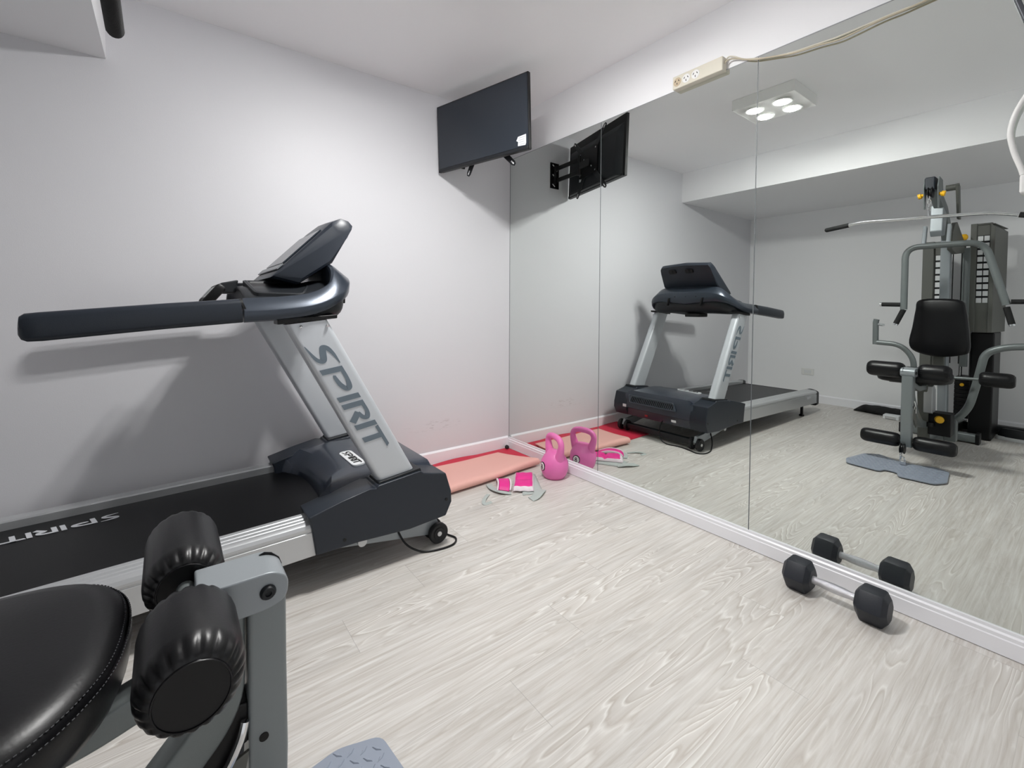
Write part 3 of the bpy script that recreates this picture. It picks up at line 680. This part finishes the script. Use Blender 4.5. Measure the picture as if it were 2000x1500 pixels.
# ================================================================ ankle weights
def pad(name, corners, h, m, parent, crease=1, trim=.16):
    c = [Vector(p) for p in corners]; b = MB(); n = 14; T = {}
    for i in range(n+1):
        for j in range(n+1):
            u, v = i/n, j/n
            p = c[0]*(1-u)*(1-v)+c[1]*u*(1-v)+c[2]*u*v+c[3]*(1-u)*v
            e = min(u, 1-u, v, 1-v); hh = h*min(1, (e/.14))**.5 if e > 0 else 0
            if crease: hh *= 1-.55*math.exp(-((v-.5)/.045)**2)
            wob = .003*math.sin(17*u+5*v)+.003*math.sin(13*v+2)
            T[i, j, 1] = b.ring([p+Vector((wob*.6, wob, .0015+hh))])[0]; T[i, j, 0] = b.ring([p+Vector((wob*.6, wob, 0))])[0]
    for i in range(n):
        for j in range(n):
            b.cur = 1 if (i < 1 or j < 1 or i >= n-1 or j >= n-1) else 0
            b.face((T[i, j, 1], T[i+1, j, 1], T[i+1, j+1, 1], T[i, j+1, 1])); b.cur = 1; b.face((T[i, j, 0], T[i, j+1, 0], T[i+1, j+1, 0], T[i+1, j, 0]))
    for i in range(n):
        for j in (0, n): b.face((T[i, j, 1], T[i, j, 0], T[i+1, j, 0], T[i+1, j, 1]))
    for j in range(n):
        for i in (0, n): b.face((T[i, j, 1], T[i, j+1, 1], T[i, j+1, 0], T[i, j, 0]))
    return b.build(name, m, parent, ang=60)
aw = thing('ankle_weight', 'magenta ankle weight with white trim and a grey strap, beside the pink kettlebell', 'ankle weight', (-.34, -.62, 0), 'ankle weights by the mats')
pad('weight_pad', [(-.325, -.495, .016), (-.232, -.560, .016), (-.385, -.748, .012), (-.478, -.672, .012)], .026, [MAGE, WHITEF], aw)
pad('strap_panel', [(-.30, -.49, .001), (-.195, -.530, .001), (-.335, -.770, .001), (-.455, -.735, .001)], .008, [GREYF, GREYF], aw, crease=0)
MB().sweep(smooth_path([(-.325, -.745, .006), (-.37, -.775, .012), (-.42, -.80, .008), (-.452, -.80, .003)], 5), rrect(.05, .005, .002)).build('strap', GREYF, aw)
aw2 = thing('ankle_weight', 'second magenta ankle weight, curled up under the edge of the salmon mat', 'ankle weight', (-.50, -.58, 0), 'ankle weights by the mats')
sec_ = rrect(.060, .012, .005)
MB().sweep(smooth_path([(-.42, -.50, .010), (-.45, -.545, .030), (-.475, -.59, .036), (-.50, -.625, .028), (-.515, -.64, .012)], 6), sec_, upv=(0, 0, 1)).build('weight_pad', MAGE, aw2)
for off in (-.033, .033):
    MB().sweep(smooth_path([(-.42+off*.9, -.50-off*.6, .012), (-.45+off*.9, -.545-off*.6, .033), (-.475+off*.9, -.59-off*.6, .039), (-.50+off*.9, -.625-off*.6, .031), (-.515+off*.9, -.64-off*.6, .013)], 6), rrect(.008, .013, .003), upv=(0, 0, 1)).build('white_trim', WHITEF, aw2)
MB().sweep(smooth_path([(-.52, -.50, .004), (-.545, -.57, .010), (-.535, -.64, .012), (-.49, -.675, .004)], 6), rrect(.035, .004, .0015)).build('strap', GREYF, aw2)
MB().sweep(smooth_path([(-.60, -.61, .003), (-.66, -.66, .008), (-.685, -.70, .003), (-.64, -.70, .002)], 5), rrect(.02, .003, .001)).build('loose_strap', GREYF, aw2)
o = MB().lathe([(.0001, 0), (.014, 0), (.016, .006), (.014, .018), (.006, .024), (.0001, .024)], (-.040, -.036, .0095), (-.5, -.3, .4), 16).build('door_stopper', RUBBER, None)
o.location = (0, 0, .004); tag(o, 'small black rubber stopper on the red mat in the room corner', 'rubber stopper')

# ================================================================ multi gym
GY = -1.872
gm = thing('multi_gym', 'grey multi gym with black pads, lat bar and weight stack, nearest the camera', 'gym machine', (-2.6, GY, 0))
# footplate
fp = [(-1.585, -1.810), (-1.645, -1.822), (-1.640, -1.885), (-1.565, -1.905), (-1.575, -2.070), (-1.665, -2.112), (-1.905, -2.085), (-1.955, -2.010), (-1.905, -1.925), (-1.915, -1.825), (-1.990, -1.715), (-1.925, -1.640), (-1.700, -1.598), (-1.605, -1.628)]
fpl = MB().prism([tuple(p) for p in fillet(fp, .022, 4)], .007, .014, 'z').build('footplate', PLATE, gm, bev=.001)
def inside(px_, py_, poly, m=.016):
    def t(x, y):
        c = False; n = len(poly)
        for i in range(n):
            (xa, ya), (xb, yb) = poly[i], poly[(i+1) % n]
            if (ya > y) != (yb > y) and x < (xb-xa)*(y-ya)/(yb-ya)+xa: c = not c
        return c
    return all(t(px_+dx*m, py_+dy*m) for dx, dy in ((1, 0), (-1, 0), (0, 1), (0, -1), (.7, .7), (-.7, .7), (.7, -.7), (-.7, -.7)))
b = MB()
for i in range(16):
    for j in range(20):
        x = -1.60-.026*i; y = -1.615-.026*j-(.013 if i % 2 else 0)
        if not inside(x, y, fp): continue
        a = .55 if (i+j) % 2 else -.9
        dx, dy = math.cos(a), math.sin(a)
        b.loft([[(x+dx*.0135*s1-dy*.0042*s2, y+dy*.0135*s1+dx*.0042*s2, .0138) for s1, s2 in ((-1, 0), (0, -1), (1, 0), (0, 1))], [(x+dx*.010*s1-dy*.0018*s2, y+dy*.010*s1+dx*.0018*s2, .0162) for s1, s2 in ((-1, 0), (0, -1), (1, 0), (0, 1))]])
b.build('tread_pattern', PLATE, fpl)
MB().box(-1.88, -1.66, GY-.03, GY+.03, .0, .0075).build('footplate_bracket', DARK, fpl)
# leg developer: hanging lever with two pairs of rollers
lv = MB()
sec = [(-1.912, -1.903), (-1.860, -1.903), (-1.860, -1.846), (-1.912, -1.846)]
rings = []
for z, dx, kx in ((.600, 0, 1), (.50, 0, 1), (.36, 0, 1.04), (.26, -.004, 1.1), (.17, -.012, 1.0), (.125, -.020, .8)):
    rings.append([(-1.886+dx+p.x*kx, -1.8745+p.y, z) for p in rrect(.052, .057, .007, 3)])
lever = lv.loft(rings).build('leg_lever', mat('lever_grey_paint', (130, 136, 138), .36, metal=.3), gm, ang=40)
MB().lathe([(.0001, 0), (.0065, 0), (.0065, .002), (.0001, .002)], (-1.893, -1.9025, .395), (0, -1, 0), 14).build('hole', BLACK, lever)
pv = MB().prism([tuple(p) for p in fillet([(-1.974, .592), (-1.885, .592), (-1.860, .602), (-1.858, .634), (-1.878, .648), (-1.974, .648)], [.004, .02, .02, .02, .02, .004], 5)], -1.912, -1.837, 'y').build('pivot_bracket', GREYL, gm, bev=.003)
for s_ in (-1, 1):
    MB().lathe([(.0001, 0), (.011, 0), (.011, .003), (.0085, .007), (.0045, .007), (.0045, .004), (.0001, .004)], (-1.887, -1.8745+s_*.037, .620), (0, s_, 0), 20).build('bolt', DARK, pv)
MB().prism([(-1.890, .649), (-1.882, .6515), (-1.872, .648), (-1.861, .637), (-1.857, .625), (-1.861, .624), (-1.869, .634), (-1.880, .643)], -1.852, -1.850, 'y').build('bracket_groove', BLACK, pv)
def roller(nm, c, y0, y1, r, parent):
    """padded vinyl roller with gathered ends"""
    b = MB(); n = 132; L_ = abs(y1-y0); s_ = 1 if y1 > y0 else -1; rings = []
    for d, rr, rp in ((.0, .35, 0), (.0, .66, 0), (-.001, .72, .25), (.003, .82, .7), (.011, .92, .8), (.021, .98, .30), (.032, 1, .0), (L_/2, 1.0, 0), (L_-.032, 1, .0), (L_-.021, .98, .30), (L_-.011, .92, .8), (L_-.003, .82, .7), (L_+.001, .72, .25), (L_, .66, 0), (L_, .35, 0)):
        ring = []
        for i in range(n):
            a = 2*math.pi*i/n; k = 1-.06*rp*(1-abs(math.sin(a*11+.7*math.sin(a*2))))**1.6
            rad = r*rr*k
            ring.append((c[0]+rad*math.cos(a), y0+s_*(d+(.003*rp*(1-abs(math.sin(a*11+.7*math.sin(a*2)))) if d < L_/2 else -.003*rp*(1-abs(math.sin(a*11+.7*math.sin(a*2)))))), c[1]+rad*math.sin(a)))
        rings.append(ring)
    o = b.loft(rings).build(nm, LEATH, parent, ang=60)
    for yy, sg in ((y0, -s_), (y1, s_)):
        MB().lathe([(r*.64, -.002), (r*.66, .0030), (r*.69, .0030), (r*.71, -.002)], (c[0], yy, c[1]), (0, sg, 0), 36).build('piping', LEATH, o)
        MB().lathe([(.0001, .0015), (r*.65, .0015), (r*.65, -.003)], (c[0], yy, c[1]), (0, sg, 0), 36).build('end_cap', BLACK, o)
    return o
MB().rod((-1.984, -1.66, .621), (-1.984, -2.04, .621), .0125).build('roller_rod', GREYM, gm)
roller('foam_roller', (-1.984, .621), -1.832, -1.636, .053, gm)
roller('foam_roller', (-1.984, .621), -1.912, -2.064, .054, gm)
MB().rod((-1.902, -1.63, .158), (-1.902, -2.10, .158), .0125).build('roller_rod', GREYM, gm)
roller('foam_roller', (-1.902, .158), -1.838, -1.632, .047, gm)
roller('foam_roller', (-1.902, .158), -1.912, -2.112, .047, gm)
# pulley at the lever foot, shackle and hook on the footplate
MB().lathe([(.006, -.012), (.034, -.012), (.034, -.009), (.027, -.003), (.027, .003), (.034, .009), (.034, .012), (.006, .012)], (-1.865, -1.862, .115), (0, 1, 0), 28).build('lower_pulley', BLACK, gm)
lk = MB()
for (cx, cy, cz, rz, ax) in ((-1.848, -1.858, .072, .017, (0, 1, 0)), (-1.842, -1.868, .045, .016, (1, 0, 0))):
    ax = Vector(ax); u = Vector((0, 0, 1)); v = ax.cross(u)
    lk.sweep([Vector((cx, cy, cz))+u*(rz*1.3*math.cos(a))+v*(rz*.75*math.sin(a)) for a in [2*math.pi*i/20 for i in range(20)]], circ(.0045, 8), upv=tuple(ax), loop=True)
lk.build('chrome_shackle', CHROME, gm)
MB().loft([[(-1.842+p.x, -1.872+p.y, z) for p in rrect(.036, .030, .008)] for z in (.018, .040)]).build('hook_base', CHROME, gm, bev=.002)
# front frame: post curving back under the seat, stop block
tube = rrect(.052, .052, .007, 3)
ft = MB().sweep(fillet([(-1.941, GY, .60), (-1.941, GY, .455), (-2.06, GY, .325), (-2.20, GY, .235), (-2.37, GY, .20)], .045, 6, closed=False), tube, upv=(1, 0, 0)).build('front_frame_tube', GREYM, gm, ang=40)
MB().sweep(fillet([(-1.955, GY, .535), (-2.10, GY, .492), (-2.30, GY, .485), (-2.44, GY, .48)], .04, 5, closed=False), rrect(.046, .040, .006, 3), upv=(0, 0, 1)).build('seat_support_tube', GREYM, gm, ang=40)
MB().prism([(-1.911, .392), (-1.911, .452), (-1.935, .455), (-1.990, .37), (-1.965, .345), (-1.93, .385)], GY-.022, GY+.022, 'y').build('stop_block', BLACK, gm, bev=.004)
MB().prism([(-1.912, .384), (-1.930, .378), (-1.975, .335), (-2.03, .27), (-2.00, .24), (-1.925, .31)], GY-.030, GY-.024, 'y').build('gusset_plate', GREYD, gm, bev=.001)
MB().sweep(smooth_path([(-1.917, GY-.030, .432), (-1.924, GY-.034, .41), (-1.940, GY-.034, .378), (-1.962, GY-.030, .345)], 4), circ(.006, 10)).build('lock_pin', CHROME, gm)
# seat
sp = []
def seat_outline(k=1.0):
    pts = [(-2.048, -1.815), (-2.060, -1.720), (-2.105, -1.662), (-2.20, -1.640), (-2.38, -1.655), (-2.47, -1.74), (-2.475, -1.815), (-2.47, -1.89), (-2.40, -1.99), (-2.26, -2.040), (-2.135, -2.018), (-2.066, -1.93)]
    c = Vector((-2.27, -1.815)); P_ = [Vector(p) for p in pts]; n = len(P_); out = []
    for i in range(n):
        p0, p1, p2, p3 = P_[i-1], P_[i], P_[(i+1) % n], P_[(i+2) % n]
        for q in range(5):
            t = q/5; out.append(c+(0.5*((2*p1)+(-p0+p2)*t+(2*p0-5*p1+4*p2-p3)*t*t+(-p0+3*p1-3*p2+p3)*t**3)-c)*k)
    return out
SZ = .606
b = MB(); prof = [(.40, SZ+.002), (.80, SZ), (.90, SZ-.004), (.955, SZ-.013), (.978, SZ-.020), (.984, SZ-.0225), (.988, SZ-.020), (.995, SZ-.024), (1.0, SZ-.038), (.992, SZ-.060), (.965, SZ-.074), (.90, SZ-.080), (.5, SZ-.080)]
b.loft([[(p.x, p.y, z) for p in seat_outline(k)] for k, z in prof])
seat = b.build('seat', LEATH, gm, ang=60)
bs = MB(); so_ = seat_outline(1.0)
for k_, z_ in ((.966, SZ-.0150), (.9945, SZ-.0225)):
    so2 = seat_outline(k_)
    for i in range(0, len(so2)):
        a, c = so2[i], so2[(i+1) % len(so2)]
        nseg = max(1, int((c-a).length/.0050))
        for q in range(nseg):
            m0 = a+(c-a)*((q+.2)/nseg); m1 = a+(c-a)*((q+.75)/nseg)
            bs.sweep([(m0.x, m0.y, z_+.0006), (m1.x, m1.y, z_+.0006)], circ(.0007, 5))
bs.build('stitching', mat('dark_thread', (40, 42, 47), .5), seat)
MB().box(-2.42, -2.14, -1.92, -1.72, SZ-.092, SZ-.078).build('seat_board', BLACK, gm)
MB().sweep([(-2.32, GY, SZ-.09), (-2.36, GY, .30), (-2.38, GY, .06)], rrect(.06, .06, .007), upv=(1, 0, 0)).build('seat_post', GREYD, gm, ang=40)
# silver bracket and orange knobs under the seat
MB().prism([(-2.30, .49), (-2.36, .495), (-2.41, .46), (-2.43, .30), (-2.37, .28), (-2.31, .30)], -1.925, -1.878, 'y').build('adjustment_bracket', ALU, gm, bev=.003)
MB().lathe([(.0001, 0), (.012, 0), (.012, .02), (.024, .024), (.026, .045), (.022, .056), (.0001, .056)], (-2.345, -1.952, .262), (1, -.35, 0), 12).build('adjustment_knob', YELL, gm)
MB().box(-2.46, -2.34, -2.02, -1.90, .14, .30).build('pulley_housing', BLACK, gm, bev=.006)
MB().rod((-2.34, -1.905, .20), (-2.34, -1.905, .23), .03).build('cable_pulley', BLACK, gm)
# main base beam and cross feet
MB().sweep([(-2.40, GY, .045), (-3.50, -1.90, .045)], rrect(.07, .075, .008), upv=(0, 0, 1)).build('base_beam', GREYM, gm, ang=40)
MB().sweep([(-2.95, -1.64, .042), (-2.95, -2.075, .042)], rrect(.075, .06, .008)).build('cross_foot', GREYM, gm, ang=40)
for yy in (-1.63, -2.085):
    MB().box(-2.995, -2.905, yy-.012, yy+.012, 0, .085).build('foot_cap', BLACK, gm, bev=.006)
MB().sweep([(-3.48, -1.60, .042), (-3.48, -2.40, .042)], rrect(.075, .07, .008)).build('cross_foot', DARK, gm, ang=40)
# column, tower and weight stack
MB().sweep([(-2.86, -1.895, .07), (-2.80, -1.895, .9), (-2.76, -1.90, 1.62)], rrect(.055, .08, .008), upv=(1, 0, 0)).build('main_column', GREYL, gm, ang=40)
# shroud: left panel, right panel, side, cap
shr = MB()
shr.loft([[(x, y, z) for x, y in ((-3.10, -1.700), (-3.10, -1.770), (-3.13, -1.775), (-3.13, -1.828), (-3.15, -1.828), (-3.15, -1.775), (-3.50, -1.700))] for z in (.44, 1.60)])
shr.loft([[(x, y, z+(0 if i == 0 else (-.035 if y < -2.1 else 0))) for x, y in ((-3.10, -1.985), (-3.10, -2.020), (-3.11, -2.022), (-3.11, -2.092), (-3.10, -2.095), (-3.10, -2.120), (-3.52, -2.150), (-3.52, -2.13), (-3.125, -2.10), (-3.125, -1.985))] for i, z in enumerate((.856, 1.715))])
shr.loft([[(x, y, z) for x, y in ((-3.10, -1.985), (-3.10, -2.12), (-3.52, -2.15), (-3.52, -1.985))] for z in (1.70, 1.706)])
shr.build('shroud', GREYD, gm, bev=.003)
MB().prism([(-3.13, .0), (-3.13, .856), (-3.48, .856), (-3.48, 0)], -2.000, -2.135, 'y').build('lower_shroud', BLACK, gm, bev=.012)
MB().box(-3.12, -3.09, -1.945, -1.990, .575, 1.53).build('tower_rail', GREYM, gm, bev=.004)
MB().box(-3.16, -3.10, -1.845, -1.935, 1.52, 1.58).build('tower_cross_member', DARK, gm, bev=.004)
b = MB()
for k in range(10): b.box(-3.42, -3.20, -1.905, -2.005, .14+.034*k, .14+.034*k+.031)
b.build('weight_stack', BLACK, gm, bev=.002)
MB().lathe([(.0001, 0), (.006, 0), (.006, .01), (.013, .012), (.013, .030), (.0001, .030)], (-3.195, -1.955, .42), (1, 0, 0), 14).build('stack_pin', YELL, gm)
for yy in (-1.925, -1.985):
    MB().rod((-3.30, yy, .10), (-3.30, yy, 1.62), .011).build('guide_rod', CHROME, gm)
for yy in (-1.895, -1.945):
    MB().rod((-3.06, yy, .60), (-3.06, yy, 1.58), .0035, 8).build('steel_cable', BLACK, gm)
MB().lathe([(.0001, 0), (.016, .004), (.024, .018), (.024, .034), (.014, .048), (.0001, .05)], (-3.05, -1.955, 1.585), (0, 0, 1), 16).build('cable_stop', YELL, gm)
MB().box(-3.105, -3.075, -1.952, -1.982, .70, .78).build('orange_tab', mat('orange_label', (222, 150, 40), .5), gm)
# exercise chart labels
def labels(cols, z0, dz, nrow, w_, h_, x):
    fr_ = MB()
    b = MB()
    for r in range(nrow):
        z = z0-dz*r
        for y in cols:
            b.box(x, x+.0012, y-w_/2, y+w_/2, z-h_/2, z+h_/2)
    return b.build('exercise_chart', LABELW, gm)
MB().box(-3.130, -3.128, -1.824, -1.776, .98, 1.49).build('chart_backing', BLACK, gm)
labels((-1.800,), 1.465, .056, 9, .042, .040, -3.1275)
MB().box(-3.110, -3.108, -2.091, -2.024, 1.12, 1.62).build('chart_backing', BLACK, gm)
labels((-2.041, -2.076), 1.595, .054, 10, .029, .038, -3.1075)
# back pad
bo = [(-1.785, 1.105), (-1.900, 1.118), (-2.020, 1.100), (-2.048, 1.02), (-2.066, .86), (-2.070, .742), (-2.030, .705), (-1.900, .682), (-1.775, .712), (-1.735, .775), (-1.752, .90), (-1.768, 1.03)]
def bp_out(k):
    c = Vector((-1.903, .90)); P_ = [Vector(p) for p in bo]; n = len(P_); out = []
    for i in range(n):
        p0, p1, p2, p3 = P_[i-1], P_[i], P_[(i+1) % n], P_[(i+2) % n]
        for q in range(4):
            t = q/4; out.append(c+(0.5*((2*p1)+(-p0+p2)*t+(2*p0-5*p1+4*p2-p3)*t*t+(-p0+3*p1-3*p2+p3)*t**3)-c)*k)
    return out
MB().loft([[(x, p.x, p.y) for p in bp_out(k)] for k, x in ((.5, -2.625), (.96, -2.62), (1, -2.60), (1, -2.575), (.985, -2.560), (.90, -2.551), (.5, -2.549))]).build('back_pad', LEATH, gm, ang=60)
MB().box(-2.80, -2.62, GY-.05, GY+.0, .84, .92).build('back_pad_bracket', GREYD, gm, bev=.004)
MB().box(-2.66, -2.625, GY-.055, GY+.005, .50, 1.0).build('back_pad_rail', GREYD, gm, bev=.004)
# pulldown boom and pulley head
MB().sweep([(-2.78, -1.905, 1.56), (-2.55, -1.905, 1.76), (-2.22, -1.905, 1.885)], rrect(.055, .075, .008), upv=(0, 0, 1)).build('boom', GREYM, gm, ang=40)
MB().prism([(-2.62, 1.48), (-2.62, 1.60), (-2.70, 1.68), (-2.78, 1.70), (-3.02, 1.60), (-3.10, 1.60), (-3.10, 1.49), (-2.80, 1.46)], -1.925, -1.955, 'y').build('tower_gusset', GREYD, gm, bev=.003)
MB().prism([(-2.52, 1.93), (-2.56, 1.95), (-2.60, 1.93), (-2.66, 1.70), (-2.60, 1.70)], -1.975, -1.990, 'y').build('pulley_arm', GREYD, gm, bev=.002)
MB().rod((-2.56, -1.92, 1.925), (-2.56, -1.985, 1.925), .022).build('cable_roller', GREYD, gm)
MB().box(-2.24, -2.10, -1.885, -1.940, 1.845, 1.930).build('pulley_head', NAVY, gm, bev=.008)
for yy in (-1.884, -1.955):
    MB().prism([(-2.22, 1.92), (-2.12, 1.93), (-2.09, 1.86), (-2.12, 1.72), (-2.14, 1.72), (-2.16, 1.82), (-2.24, 1.84)], yy-.003, yy+.003, 'y').build('head_plate', GREYM, gm, bev=.001)
MB().lathe([(.006, -.012), (.040, -.012), (.040, -.009), (.032, -.003), (.032, .003), (.040, .009), (.040, .012), (.006, .012)], (-2.125, -1.915, 1.83), (0, 1, 0), 28).build('upper_pulley', BLACK, gm)
for yy, sg in ((-1.880, 1), (-1.958, -1)):
    MB().lathe([(.0001, 0), (.010, 0), (.012, .01), (.018, .014), (.018, .03), (.0001, .032)], (-2.12, yy, 1.815), (0, sg, -.25), 14).build('head_knob', YELL, gm)
ch_ = MB()
for k in range(5):
    zc = 1.785-.024*k; ax = Vector((1, 0, 0)) if k % 2 else Vector((0, 1, 0)); u = Vector((0, 0, 1)); v = ax.cross(u)
    ch_.sweep([Vector((-2.09, -1.915, zc))+u*(.016*math.cos(a))+v*(.008*math.sin(a)) for a in [2*math.pi*i/16 for i in range(16)]], circ(.0025, 6), upv=tuple(ax), loop=True)
ch_.build('chain', CHROME, gm)
lb = MB().sweep(smooth_path([(-2.083, -1.455, 1.662), (-2.083, -1.52, 1.673), (-2.083, -1.60, 1.674), (-2.083, -1.75, 1.665), (-2.083, -1.90, 1.658), (-2.083, -2.05, 1.650), (-2.083, -2.20, 1.640), (-2.083, -2.32, 1.612)], 6), circ(.0115, 14)).build('lat_bar', CHROME, gm)
MB().sweep([(-2.083, -1.915, 1.655), (-2.083, -1.915, 1.70)], circ(.006, 8), upv=(1, 0, 0)).build('bar_hook', CHROME, lb)
for a, c in (((-2.083, -1.312, 1.645), (-2.083, -1.465, 1.664)), ((-2.083, -2.47, 1.570), (-2.083, -2.325, 1.611))):
    MB().sweep([Vector(a), Vector(a)+(Vector(c)-Vector(a))*.03, Vector(a)+(Vector(c)-Vector(a))*.08, Vector(c)], circ(.0165, 16), scales=[.5, .85, 1, 1]).build('grip', FOAM, lb)
# press arm yoke
MB().prism([(-2.50, 1.775), (-2.43, 1.79), (-2.41, 1.60), (-2.44, 1.565), (-2.50, 1.575), (-2.56, 1.74)], -1.862, -1.932, 'y').build('yoke_head', GREYL, gm, bev=.006)
for yy in (-1.835, -1.965):
    MB().sweep([(-2.44, yy, 1.635), (-2.37, yy-.005, 1.485)], rrect(.022, .045, .006)).build('yoke_link', GREYL, gm, ang=40)
ya_ = fillet([(-2.36, -1.742, 1.035), (-2.36, -1.742, 1.492), (-2.36, -1.95, 1.492), (-2.36, -2.150, 1.492), (-2.34, -2.262, 1.07)], .085, 8, closed=False)
yk = MB().sweep(ya_, circ(.021, 18), upv=(1, 0, 0)).build('press_arm', GREYM, gm)
for (c, d1, d2) in (((-2.36, -1.742, 1.07), (0, 1, 0.02), (.10, .38, -1)), ((-2.34, -2.262, 1.09), (0, -1, 0), (.1, -.25, -1))):
    c = Vector(c); d1 = Vector(d1).normalized(); d2 = Vector(d2).normalized()
    g = MB().rod(c+d1*.02, c+d1*.13, .0155).build('horizontal_grip', FOAM, yk)
    MB().rod(c+d1*.13, c+d1*.142, .0135).build('end_plug', CHROME, g)
    c2_ = c+Vector((0, 0, -.035))
    g = MB().rod(c2_, c2_+d2*.115, .0175).build('angled_grip', FOAM, yk)
    MB().rod(c2_+d2*.115, c2_+d2*.127, .0150).build('end_plug', CHROME, g)
# low arms either side of the seat back
la = MB().sweep(fillet([(-2.50, -1.782, .50), (-2.50, -1.782, .665), (-2.50, -1.70, .765), (-2.50, -1.545, .772)], [.05, .10, .12, .01], 7, closed=False), circ(.019, 16), upv=(1, 0, 0)).build('low_arm', GREYM, gm)
MB().sweep([(-2.50, -1.545, .755), (-2.50, -1.543, .93), (-2.50, -1.548, .955)], circ(.0195, 14), upv=(1, 0, 0)).build('arm_end', GREYM, la)
MB().rod((-2.50, -1.56, .915), (-2.47, -1.60, .912), .010).build('arm_hook', ALU, la)
MB().sweep(fillet([(-2.50, -2.40, .80), (-2.50, -2.25, .785), (-2.50, -2.155, .74), (-2.50, -2.12, .52), (-2.50, -2.085, .34), (-2.50, -2.02, .24), (-2.50, -1.92, .22)], .09, 7, closed=False), circ(.023, 16), upv=(1, 0, 0)).build('low_arm', GREYM, gm)
MB().box(-2.53, -2.46, -2.03, -1.965, .09, .25).build('low_arm_socket', GREYM, gm, bev=.005)
MB().rod((-2.42, -1.95, .552), (-2.42, -2.16, .560), .010).build('side_roller_rod', GREYM, gm)
roller('side_foam_roller', (-2.42, .565), -2.145, -2.305, .050, gm)

# ================================================================ things on the floor behind the gym
def lump(name, mtl, pts, sec_w, seed, label, cat):
    rr = random.Random(seed); P_ = smooth_path(pts, 5); rings = []
    for i, p in enumerate(P_):
        t = (P_[min(i+1, len(P_)-1)]-P_[max(i-1, 0)]).normalized(); sd = Vector((-t.y, t.x, 0)); q = math.sin(math.pi*min(1, max(0, (i+.4)/(len(P_)-.2))))**.5
        n = 16; ring = []
        for k in range(n):
            a = 2*math.pi*k/n; wv = 1+.12*math.sin(a*3+i*.8)+.08*rr.random()
            z = max(.001, p.z*(.5+.5*math.sin(a)*wv)*q+.001)
            ring.append(Vector((p.x, p.y, 0))+sd*(sec_w*math.cos(a)*wv*q)+Vector((0, 0, z)))
        rings.append(ring)
    o = MB().loft(rings).build(name, mtl, None, ang=60)
    return tag(o, label, cat)
lump('gym_bag', FABB, [(-3.56, -1.12, .03), (-3.57, -1.20, .085), (-3.56, -1.30, .075), (-3.56, -1.42, .08), (-3.57, -1.55, .07), (-3.56, -1.66, .05)], .075, 5, 'flat black fabric bag on the floor against the wall behind the gym', 'bag')
wb = thing('plastic_case', 'small white plastic case on the floor beside the black bag', 'case', (-3.42, -1.46, 0))
MB().box(-3.46, -3.37, -1.52, -1.40, 0, .040).build('body', LABELW, wb, bev=.006)
MB().box(-3.365, -3.360, -1.50, -1.42, .008, .03).build('front_trim', CHROME, wb)
tb2 = thing('shoe', 'dark grey sports shoe on the floor at the foot of the gym tower', 'shoe', (-3.30, -2.25, 0))
MB().loft([[(-3.30+x*w_, -2.27+y, z) for x, y in [(p.x*.9, p.y) for p in [Vector((.045*math.cos(a), .13*math.sin(a))) for a in [2*math.pi*i/20 for i in range(20)]]]] for w_, z in ((.9, 0), (1, .01), (.98, .03))]).build('sole', LABELW, tb2)
rings = []
for z, k, yo in ((.028, .95, 0), (.05, .88, .005), (.07, .72, .018), (.085, .55, .035), (.09, .42, .045)):
    rings.append([(-3.30+.045*k*math.cos(a), -2.27+yo+.125*k*math.sin(a), z) for a in [2*math.pi*i/20 for i in range(20)]])
MB().loft(rings).build('upper', DARK, tb2)
